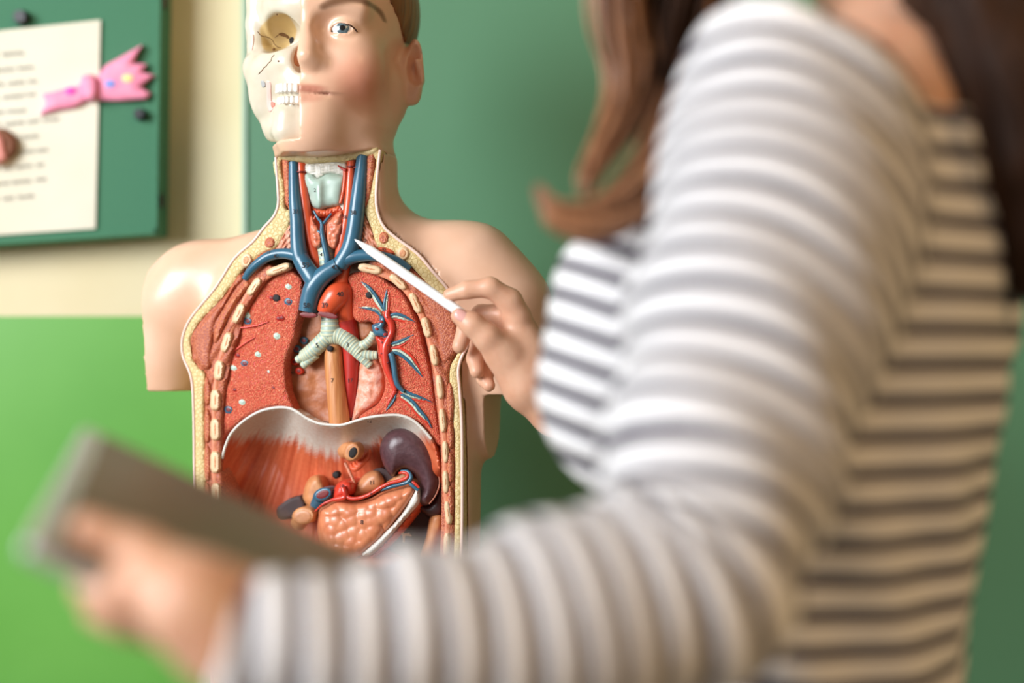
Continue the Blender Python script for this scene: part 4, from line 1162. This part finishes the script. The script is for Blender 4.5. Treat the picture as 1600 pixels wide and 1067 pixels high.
ringed('bronchus', c4([(335, 470), (400, 480), (460, 530), (510, 575)]), [-.013, -.013, -.013, -.013], [15, 14, 13, 12], 12)
ringed('bronchus', c4([(480, 545), (530, 530), (570, 495), (590, 455)]), [-.013, -.012, -.012, -.012], [9, 8, 7, 6.5], 8); ringed('bronchus', c4([(495, 580), (550, 590), (612, 590)]), [-.012, -.012, -.012], [9, 8, 6.5], 6)
ringed('bronchus', c4([(490, 570), (530, 615), (568, 655)]), [-.012, -.012, -.013], [10, 8, 6.5], 5)
# larynx and thyroid
plate('hyoid_ligament', c2([(468, 92), (560, 80), (660, 82), (752, 100), (745, 140), (650, 132), (560, 142), (480, 148)]), M['hyoid'], -.006, .004, 6, -.03, 3)
plate('throat_membrane', c2([(480, 140), (560, 138), (660, 130), (745, 142), (742, 225), (690, 220), (625, 212), (565, 245), (525, 222), (478, 212)]), M['membrane'], -.008, .004, 8, -.03, 2.6, lambda x, y, d: .0006 * np.sin(x * 2.2))
plate('thyroid_cartilage', c2([(480, 205), (525, 212), (562, 242), (622, 207), (690, 212), (738, 236), (722, 330), (706, 408), (640, 426), (570, 438), (520, 412), (492, 330), (466, 252)]), M['mint'], -.008, .008, 16, -.03, 3, lambda x, y, d: .004 * np.exp(-((x - 498) / 7) ** 2))
plate('throat_muscle', c2([(510, 408), (570, 436), (640, 424), (705, 408), (708, 450), (650, 470), (600, 488), (560, 480), (525, 446)]), M['redmus'], -.010, .004, 8, -.03, 2.6, lambda x, y, d: .0008 * np.sin((x + y) * 1.1))
plate('thyroid_gland', c2([(690, 455), (722, 450), (722, 560), (700, 640), (680, 690), (640, 690), (615, 660), (606, 590), (612, 530), (650, 490)]), M['thyroid'], -.0065, .006, 12, -.03, 2.4, lambda x, y, d: .0035 * lumps(x, y, 7.5, 1) * np.clip(d / 4, 0, 1))
plate('thyroid_gland', c2([(512, 470), (540, 500), (580, 570), (592, 620), (588, 670), (560, 692), (525, 680), (502, 610), (500, 540)]), M['thyroid'], -.0065, .006, 12, -.03, 2.4, lambda x, y, d: .0035 * lumps(x, y, 7.5, 5) * np.clip(d / 4, 0, 1))
plate('neck_muscle_band', c2([(690, 330), (722, 250), (745, 250), (740, 420), (728, 520), (706, 450), (694, 410)]), M['membrane'], -.010, .002, 5, -.03, 3)
ringed('trachea', c2([(608, 660), (612, 720), (618, 780), (622, 830)]), -.013, [14, 14.5, 15, 15], 6)
tb('thyroid_vein', c2([(535, 450), (560, 495), (585, 530), (588, 590), (606, 680), (622, 760), (615, 850)]), [-.002, -.001, .001, .001, .0, -.001, -.003], [1.6, 2.0, 2.8, 3.6, 4.4, 5.2, 5], M['vein'])
tb('thyroid_vein', c2([(648, 465), (620, 500), (596, 532)]), [-.002, -.001, .0], [1.5, 2, 2.5], M['vein']); tb('thyroid_vein', c2([(518, 515), (528, 555), (560, 580), (590, 592)]), [-.002, -.001, .0, .001], [1.4, 2, 2.4, 2.2], M['vein'])
tb('thyroid_artery', c2([(735, 180), (733, 250), (722, 330), (704, 400)]), [-.004, -.003, -.003, -.003], [3.2, 3.0, 2.6, 2], M['artery']); tb('thyroid_artery', c2([(742, 190), (715, 178), (690, 158)]), [-.002, -.002, -.003], [2.6, 1.8, 1], M['aorta'])
tb('thyroid_artery', c2([(545, 480), (525, 540), (520, 600)]), [-.003, -.002, -.003], [1.2, 1.4, 1], M['artery'])
# carotids and great veins
tb('carotid_artery', c2([(455, 140), (456, 230), (470, 350), (488, 480), (508, 600), (535, 710), (572, 820), (600, 900)]), [-.008, -.006, -.005, -.005, -.006, -.008, -.010, -.012], [8, 7.6, 8.6, 8.4, 8.4, 8.8, 9.2, 9], M['artery'])
tb('carotid_artery', c2([(780, 112), (770, 250), (760, 400), (740, 540), (716, 660), (700, 760), (690, 860)]), [-.008, -.006, -.006, -.006, -.007, -.009, -.012], [7.6, 7.2, 7.8, 8.2, 8.6, 9, 9], M['artery'])
tb('jugular_vein', c2([(405, 140), (408, 240), (414, 380), (426, 520), (432, 640), (445, 740), (490, 830)]), [-.004, -.002, .001, .002, .002, .002, .002], [8, 8.8, 9.8, 11, 12, 13, 13.4], M['vein'], seg=18)
tb('jugular_vein', c2([(848, 96), (838, 200), (822, 340), (806, 480), (790, 600), (762, 700), (700, 800)]), [-.004, -.002, .001, .002, .002, .002, .002], [9.6, 10.4, 11.6, 12.6, 13.4, 13.6, 13], M['vein'], seg=18)
o = tb('great_vein', c2([(690, 800), (600, 860), (540, 930), (510, 1010), (495, 1090)]), [.003, .004, .004, .003, .002], [13, 14.4, 15.6, 15, 14.4], M['vein'], seg=22)
plate('vessel_opening', oval(*c4([(196, 350)])[0], 13, 4.4, 4), M['lumen'], .0075, .0004, 2, .003, 2, parent=o)
tb('great_vein', c2([(445, 740), (490, 820), (535, 890), (550, 930)]), [.002, .003, .004, .003], [12.5, 14, 15, 14], M['vein'], seg=20)
tb('subclavian_vein', c2([(470, 770), (420, 735), (340, 722), (260, 735), (190, 775), (130, 830), (92, 885)]), [.002, .003, .003, .003, .003, .002, .001], [10.5, 9.5, 8.6, 8.2, 7.6, 6.6, 5], M['vein'], seg=18)
tb('subclavian_vein', c2([(680, 800), (760, 755), (850, 735), (950, 740), (1040, 762), (1100, 790), (1150, 825)]), [.002, .003, .003, .003, .003, .002, .001], [11, 10.5, 9.5, 8.6, 8, 7, 5.5], M['vein'], seg=18)
for pts, rr in [([(400, 196), (400, 204)], 7.4), ([(822, 168), (822, 176)], 9), ([(452, 196), (452, 204)], 6.9), ([(775, 162), (775, 170)], 7)]:
    tb('vessel_cut_ring', c2(pts), -.003, rr, M['lumen'], n=1)
# lung spots
def spot(x, y, r, outer, inner, rel=-.006):
    o = plate('vessel_spot', oval(x, y, r, r * .88, 20, 12), M[outer], rel, .0011, 2, rel - .005, 1.8); plate('spot_centre', oval(x, y, r * .58, r * .48, 20, 10), M[inner], rel + .0010, .0005, 1.5, rel - .002, 1.4, parent=o)
for pts, r, a, b in [([(652, 258), (405, 430), (583, 553), (470, 662), (325, 744), (535, 765), (375, 947)], 6.2, 'mint_in', 'mint'), ([(652, 347), (408, 463), (390, 716), (470, 865), (293, 992)], 7.2, 'vein', 'lumen'), ([(548, 325), (592, 448), (350, 668), (330, 872), (562, 860), (612, 444)], 5.4, 'aorta', 'lumen')]:
    for p in c3(pts): spot(*p, r, a, b)
for p in c4([(170, 503), (128, 553)]): spot(*p, 6.6, 'vein', 'lumen', -.0205)
for p in c4([(113, 630), (141, 685)]): spot(*p, 6.2, 'red', 'lumen', -.0205)
for (x, y), rel, rr in [(c3([(578, 326)])[0], -.005, 5.6), (c4([(325, 552)])[0], -.0075, 4.6), (c4([(558, 232)])[0], -.004, 5.2)]:
    plate('peg_hole', oval(x, y, rr, rr), M['cavity'], rel, .0006, 2, rel - .006, 1.8)
# vessel tree of the lung
plate('pulmonary_artery', e3([(160, 600), (200, 575), (240, 560), (255, 500), (290, 480), (330, 520), (310, 600), (300, 630), (340, 680), (368, 710), (350, 765), (290, 735), (205, 720), (175, 680)]), M['vein'], -.004, .004, 5, -.012, 2.4)
for p in e3([(270, 552), (218, 640), (316, 705)]): spot(*p, 2.6, 'aorta', 'lumen', .0004)
tb('pulmonary_vein', e3([(345, 420), (345, 500), (390, 580), (395, 680), (350, 780), (320, 880)]) + e4([(330, 230), (390, 400), (440, 530)]), -.0035, [4, 5.5, 5.4, 5, 6, 7, 6, 4.6, 4], M['red'])
plate('pulmonary_vein', e3([(205, 730), (290, 745), (350, 775), (380, 860), (340, 960), (330, 1060), (290, 1000), (240, 960), (235, 850)]), M['red'], -.006, .004, 6, -.012, 2.4)
for p in e3([(280, 800), (345, 835), (275, 932), (345, 1040), (338, 505)]): spot(*p, 2.0, 'aorta', 'lumen', -.0005)
tb('pulmonary_vein', e4([(440, 530), (405, 600), (370, 660), (335, 730)]), -.004, [4, 3, 2.4, 1.2], M['red'])


def branch(path, wid, side, red=True):
    """a vessel branch of the lung: blue artery, pale lining and red vein side by side, tapering to a point"""
    P = catmull(path, 5); T_ = np.gradient(P, axis=0); T_ /= np.linalg.norm(T_, axis=1)[:, None]; Nn = np.column_stack([-T_[:, 1], T_[:, 0]]) * side
    u = np.linspace(0, 1, len(P)); w = wid * np.sin(np.pi * (.22 + .78 * u)) ** .8 + .15
    r = .30 * w + .25
    o = tb('vessel_branch', P + Nn * (w * .30)[:, None], -.0045, r, M['vein'], n=1, seg=10)
    L = np.concatenate([P + Nn * (w * .12)[:, None], (P - Nn * (w * .62)[:, None])[::-1]])
    L = L[(np.arange(len(L)) % 2) == 0]
    plate('pale_lining', L, M['mint_in'], -.0055, .0024, 2, -.011, 2, parent=o, sm=False)
    if red: tb('red_vein', P - Nn * (w * .78)[:, None], -.0050, .24 * w + .25, M['red'], o, n=1, seg=8)
for pth, wd, sd_, rd in [(e3([(310, 430), (250, 340), (180, 230), (110, 140), (30, 80)]), 7.5, 1, False), (e3([(325, 430), (325, 340), (335, 260), (342, 165)]), 6.5, -1, True), (e3([(285, 500), (230, 430), (140, 395), (0, 380)]), 5.5, -1, False),
                        (e3([(370, 500), (440, 480), (530, 500), (600, 530), (668, 556)]), 8, -1, True), (e3([(385, 830), (470, 810), (560, 770), (662, 708)]), 7, -1, True), (e4([(390, 70), (490, 80), (600, 160), (690, 270), (775, 380)]), 8.5, 1, True),
                        (e4([(500, 520), (600, 580), (720, 620), (875, 675)]), 7, -1, True), (e4([(500, 590), (620, 660), (730, 790), (812, 880), (872, 985)]), 7.5, -1, True), (e4([(440, 560), (415, 640), (370, 710), (325, 772)]), 5, -1, False)]:
    branch(pth, wd, sd_, rd)
tb('pulmonary_artery', e4([(375, 90), (400, 130), (425, 250), (440, 370), (470, 470), (540, 545)]), -.002, [4, 4.6, 4.6, 4.4, 4.2, 2.6], M['vein'])
# diaphragm: pale tendon rim passing into red muscle fibres, hollowed towards the back
AR = catmull(ARCH, 3)


def archd(x, y):
    D = np.full(np.shape(x), 1e9)
    for p, q in zip(AR[:-1], AR[1:]):
        e = q - p; t = np.clip(((x - p[0]) * e[0] + (y - p[1]) * e[1]) / (e @ e), 0, 1); D = np.minimum(D, (x - p[0] - t * e[0]) ** 2 + (y - p[1] - t * e[1]) ** 2)
    return np.sqrt(D)


FX = np.array(c5([(160, 215), (220, 212), (355, 206), (480, 208), (560, 222), (640, 248), (720, 280), (790, 300), (860, 300), (940, 290), (1000, 276), (1050, 240), (1090, 205), (1300, 200)]))


def fib(x, y): return np.arctan2(x - 462 + .25 * (y - 700), y - 470.) * 300


def diah(x, y, d):
    a = archd(x, y); dp = -.064 * (1 - np.exp(-np.maximum(a - 2, 0) / 34))
    m = np.clip((y - np.interp(x, FX[:, 0], FX[:, 1])) / 8, 0, 1)
    return dp + m * (.0012 * vnoise(fib(x, y), y * .06, 3.4) + .0012 * vnoise(fib(x, y), y * .03, 7, 3))


def diac(x, y, d):
    m = np.clip((y - np.interp(x, FX[:, 0], FX[:, 1]) + 15 * vnoise(fib(x, y), y * .05, 1.6, 5) + 10 * vnoise(fib(x, y), y * .02, 6, 8)) / 18 + .1, 0, 1)[:, None]; n = np.clip(.5 + 1.1 * vnoise(fib(x, y), y * .04, 3.4), 0, 1)[:, None]
    c = np.array(lin(222, 214, 202)) * (1 - m) + m * (np.array(lin(194, 82, 48)) * (1 - n) + np.array(lin(224, 124, 84)) * n); c[:, 3] = 1; return c
DL = ARCH + c5([(1415, 520), (1420, 700), (1400, 900)]) + [(660, 960), (540, 980), (420, 960), (352, 900), (345, 800)]
plate('diaphragm', DL, M['dia'], -.004, .001, 4, -.076, 2.2, diah, cols=diac)
tb('diaphragm_rim', ARCH[1:-2], -.0035, 2.3, M['white'])
def spanel(name, pts, m, rel, H, r, step=3, fn=None, back=-.07, **k): return plate(name, pts, m, rel, H, r, back, step, fn, **k)
# stump of the oesophagus, openings, kidneys
o = tb('oesophagus_stump', c10([(160, 430), (185, 422), (208, 428), (216, 432)]), [-.050, -.042, -.032, -.027], [13, 14, 13.5, 12], M['tan'], seg=24)
plate('rim', oval(550, 706, 12.5, 15, 22), M['tan'], -.021, .0025, 4, -.034, 2, parent=o)
plate('opening', oval(551, 707, 5.6, 8.6, 24), M['cavity'], -.0176, .0004, 2, -.021, 1.8, parent=o)
for i in range(4): tb('diaphragm_fold', c10([(196 + i * 22, 515 - i * 9), (215 + i * 22, 545 - i * 16), (255 + i * 18, 530 - i * 20), (285 + i * 12, 470 - i * 16)]), [-.040, -.037, -.038, -.042], [3, 4, 3.6, 2], M['redmus'])
tb('diaphragm_crus', c10([(160, 505), (185, 555), (205, 600), (222, 640)]), -.036, [2.4, 2.6, 2.4, 2], M['strand'])
plate('peg_hole', oval(*c10([(102, 583)])[0], 5.5, 5.8), M['cavity'], -.044, .001, 2, -.05, 1.8)
spanel('kidney', c6_ if False else e6([(100, 560), (90, 480), (130, 350), (190, 290), (260, 290), (310, 360), (330, 460), (250, 560), (180, 640)]), M['tan'], -.050, .012, 12)
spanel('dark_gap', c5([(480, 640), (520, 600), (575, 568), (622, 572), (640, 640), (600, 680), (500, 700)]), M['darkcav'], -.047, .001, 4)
spanel('kidney', c10([(205, 695), (240, 630), (290, 575), (340, 552), (385, 562), (416, 620), (395, 680), (310, 712), (230, 728)]), M['adrenal'], -.046, .014, 14)
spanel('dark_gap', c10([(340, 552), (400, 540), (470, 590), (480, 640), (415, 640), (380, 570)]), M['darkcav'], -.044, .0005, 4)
# spleen
SP = c10([(383, 430), (398, 360), (440, 308), (505, 283), (570, 288), (640, 325), (700, 395), (738, 475), (758, 560), (768, 640), (742, 715), (694, 776), (640, 772), (622, 742), (640, 680), (628, 620), (600, 572), (552, 546), (510, 555), (468, 592), (438, 572), (404, 510)])
spanel('spleen', SP, M['spleen'], -.030, .016, 26, 2.8)
spanel('spleen_back', c10([(694, 776), (742, 715), (768, 640), (775, 560), (786, 640), (790, 740), (782, 832), (700, 850), (625, 790), (640, 770)]), M['spleen_side'], -.040, .006, 10)
tb('spleen_edge', c10([(640, 330), (700, 398), (738, 478), (757, 562), (766, 640), (742, 712), (700, 768)]), -.023, 1.0, M['strand'])
# belly back lower right
spanel('hilum_fat', c10([(420, 640), (470, 600), (520, 560), (560, 565), (575, 600), (620, 630), (630, 680), (560, 650), (470, 670)]), M['tan'], -.034, .005, 8)
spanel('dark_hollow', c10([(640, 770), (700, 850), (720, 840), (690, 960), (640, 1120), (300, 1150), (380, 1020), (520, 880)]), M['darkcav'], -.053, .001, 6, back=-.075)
spanel('side_peritoneum', c10([(712, 842), (782, 832), (790, 900), (760, 1000), (730, 1140), (640, 1140), (680, 980)]), M['tan'], -.045, .010, 10)
tb('nerve_branch', e7([(170, 760), (215, 820), (250, 870), (255, 965)]), -.048, [2.2, 2.2, 2.4, 1.0], M['hyoid']); tb('nerve_branch', e7([(245, 868), (300, 865), (352, 880)]), -.050, [2.2, 2.2, 1.0], M['hyoid']); tb('nerve_branch', e7([(285, 868), (325, 845)]), -.050, [1.6, .8], M['hyoid'])
# pancreas
PC = c10([(-10, 820), (40, 775), (95, 745), (160, 742), (230, 755), (320, 735), (400, 692), (500, 662), (580, 640), (622, 672), (608, 730), (520, 850), (430, 960), (330, 1060), (220, 1120), (60, 1120), (-10, 1000)])
spanel('pancreas', PC, M['pancreas'], -.032, .016, 22, 2.4, lambda x, y, d: .0055 * np.sqrt(np.maximum(lumps(x, y, 15, 2), 0)) * np.clip(d / 6, 0, 1))
plate('peritoneum_edge', c10([(604, 690), (630, 672), (640, 712), (634, 762), (560, 850), (450, 975), (340, 1090), (270, 1090), (400, 965), (520, 838)]), M['white'], -.020, .006, 6, -.06, 2.8)
plate('peritoneum_edge', c10([(634, 762), (640, 775), (570, 870), (460, 1000), (350, 1110), (330, 1095), (450, 975), (560, 850)]), M['redmus'], -.024, .003, 4, -.06, 3)
# belly vessels
o = tb('vena_cava', e6([(235, 640), (240, 590), (270, 530), (282, 510)]), [-.044, -.040, -.034, -.030], [11, 11.5, 12, 11], M['vein'], seg=24)
plate('rim', oval(504, 772.5, 15.5, 10.2, -22), M['vein'], -.024, .0025, 3, -.042, 2, parent=o)
plate('opening', oval(504, 772.5, 10.2, 5.8, -22), M['lumen'], -.0212, .0004, 2, -.025, 1.8, parent=o)
spanel('coeliac_trunk', e6([(400, 520), (415, 420), (470, 350), (540, 335), (600, 360), (622, 420), (610, 470), (560, 500), (520, 530), (450, 540)]), M['red'], -.030, .012, 10)
tb('coeliac_branch', e6([(500, 400), (520, 450), (530, 500), (500, 520), (440, 530), (370, 550), (290, 590), (215, 660)]), [-.016, -.014, -.014, -.014, -.015, -.016, -.016, -.018], [4, 4.4, 4.2, 4, 3.4, 2.4, 1.8, 1.2], M['red'])
tb('splenic_artery', e6([(520, 430), (540, 490), (590, 525), (680, 520), (790, 480), (900, 410), (1000, 365), (1100, 340), (1170, 310), (1180, 270), (1130, 255), (1090, 262)]), [-.016, -.015, -.014, -.014, -.014, -.014, -.014, -.014, -.014, -.014, -.015, -.017], [3.6, 3.4, 3.2, 3, 3, 3, 3, 3, 3, 2.8, 2.6, 1.6], M['red'])
tb('splenic_vein', e6([(900, 440), (1000, 405), (1100, 380), (1180, 355), (1215, 300), (1180, 245), (1110, 238)]), [-.016, -.015, -.015, -.014, -.014, -.015, -.017], [1.8, 2.8, 3.0, 3.2, 3.2, 2.6, 1.6], M['vein'])
tb('splenic_vein', e7([(320, 195), (370, 240), (440, 295)]), [-.015, -.014, -.014], [3, 2.8, 2.4], M['vein']); tb('splenic_artery', e7([(350, 180), (400, 215), (450, 265)]), [-.016, -.015, -.015], [2.8, 2.6, 2.2], M['red'])
o = tb('duodenum', e6([(40, 790), (70, 740), (95, 700)]), [-.048, -.042, -.036], [13, 13, 13], M['tan'], seg=24)
plate('rim', oval(474, 806, 18, 14, -10), M['tan'], -.025, .0025, 4, -.04, 2.4, parent=o)
plate('opening', oval(473, 808, 13, 9.5, -10), M['adrenal'], -.0222, .0004, 2, -.026, 2, parent=o)
# lower belly behind the tablet and sleeve: simple bowel loops
for pts in [[(380, 905), (440, 880), (510, 900), (580, 880), (640, 905)], [(390, 960), (450, 935), (520, 955), (590, 935), (640, 960)], [(400, 1010), (470, 995), (540, 1010), (610, 995)]]:
    tb('bowel_loop', pts, -.045, 26, M['pancreas'], seg=16)
# base plate under the model
bz = np.array([TF.world(np.array([.13 * math.cos(t), -.1 + .085 * math.sin(t), 0.])) for t in np.arange(40) / 40 * 6.2832])
Vb = np.concatenate([np.column_stack([bz[:, 0], bz[:, 1], np.full(40, .7415)]), np.column_stack([bz[:, 0], bz[:, 1], np.full(40, .762)])])
bevel(obj('base', Vb, [tuple(range(40))[::-1], tuple(range(40, 80))] + [(i, (i + 1) % 40, 40 + (i + 1) % 40, 40 + i) for i in range(40)], M['base'], torso, angle=40), .003)


# printed part numbers
def number(txt, px, py, size, rot=0):
    d = Vector(((px - 800) * K, 1, (533.5 - py) * K)).normalized(); best = None
    for b in BV:
        h = b.ray_cast(Vector((0, 0, CAMZ)), d)
        if h[0] is not None and (best is None or h[3] < best[3]): best = h
    if best is None: return
    n = best[1] if best[1].dot(d) < 0 else -best[1]
    cu = bpy.data.curves.new('t', 'FONT'); cu.body = txt; cu.size = size * PXM * 1.35; cu.align_x = 'CENTER'; cu.align_y = 'CENTER'; cu.offset = .00004
    tmp = bpy.data.objects.new('t', cu); SC.collection.objects.link(tmp)
    me = bpy.data.meshes.new_from_object(tmp); bpy.data.objects.remove(tmp)
    z = (n * .35 + Vector((0, -1, 0)) * .65).normalized(); y = Vector((math.sin(math.radians(rot)), 0, math.cos(math.radians(rot)))); x = y.cross(z).normalized(); y = z.cross(x)
    V = np.array([best[0] + n * .0007 + x * v.co.x + y * v.co.y for v in me.vertices]); F = [tuple(p.vertices) for p in me.polygons]
    obj('printed_number', V, F, M['mark'], torso)
for t, (x, y), s in [('59', c2([(482, 800)])[0], 9), ('42', c2([(295, 740)])[0], 7), ('42', c2([(670, 812)])[0], 8), ('58', c2([(488, 1055)])[0], 8), ('40', c4([(386, 228)])[0], 8), ('39', c4([(296, 293)])[0], 8), ('37', c2([(418, 455)])[0], 7), ('38', c2([(788, 462)])[0], 7), ('36', c2([(735, 490)])[0], 6),
                     ('7', c4([(340, 742)])[0], 7), ('17', c4([(447, 742)])[0], 7), ('5', c4([(250, 532)])[0], 8), ('3', c4([(432, 527)])[0], 7), ('41', c4([(105, 697)])[0], 5), ('11', c10([(335, 633)])[0], 7), ('8', c10([(270, 887)])[0], 7), ('12', c10([(316, 235)])[0], 6), ('1', c2([(557, 112)])[0], 5), ('2', c2([(545, 318)])[0], 6),
                     ('4', c2([(583, 730)])[0], 6), ('44', c2([(866, 358)])[0], 8), ('29', c2([(872, 640)])[0], 6), ('13', c2([(245, 718)])[0], 5), ('43', c2([(985, 697)])[0], 5), ('10', c10([(140, 655)])[0], 5), ('9', e6([(800, 480)])[0], 5)]:
    number(t, x, y, s)

# ---------------------------------------------------------------- stylus held in the right hand
M['white_gloss'] = mat('white_glossy_plastic', (240, 239, 238), .22, coat=.6)
s0 = T(554, 374, .0125); s1 = W(716, 486, 1.316)
ax = (s1 - s0) / np.linalg.norm(s1 - s0); L = .168
sty = empty('stylus', tuple(s0), 'white stylus pen pointing at the blue neck vein, held by the person', 'stylus')
obj('barrel', *tube_mesh([s0 + ax * t for t in (.021, .0212, .06, .11, .155, .164, L)], [.0043, .0046, .0048, .0048, .0048, .0042, .0015], 24, 1), M['white_gloss'], sty, angle=40)
obj('tip', *tube_mesh([s0 + ax * t for t in (0, .0008, .003, .010, .018, .0208)], [.0003, .0008, .0013, .0026, .0038, .0044], 24, 1), M['white_gloss'], sty, angle=40)
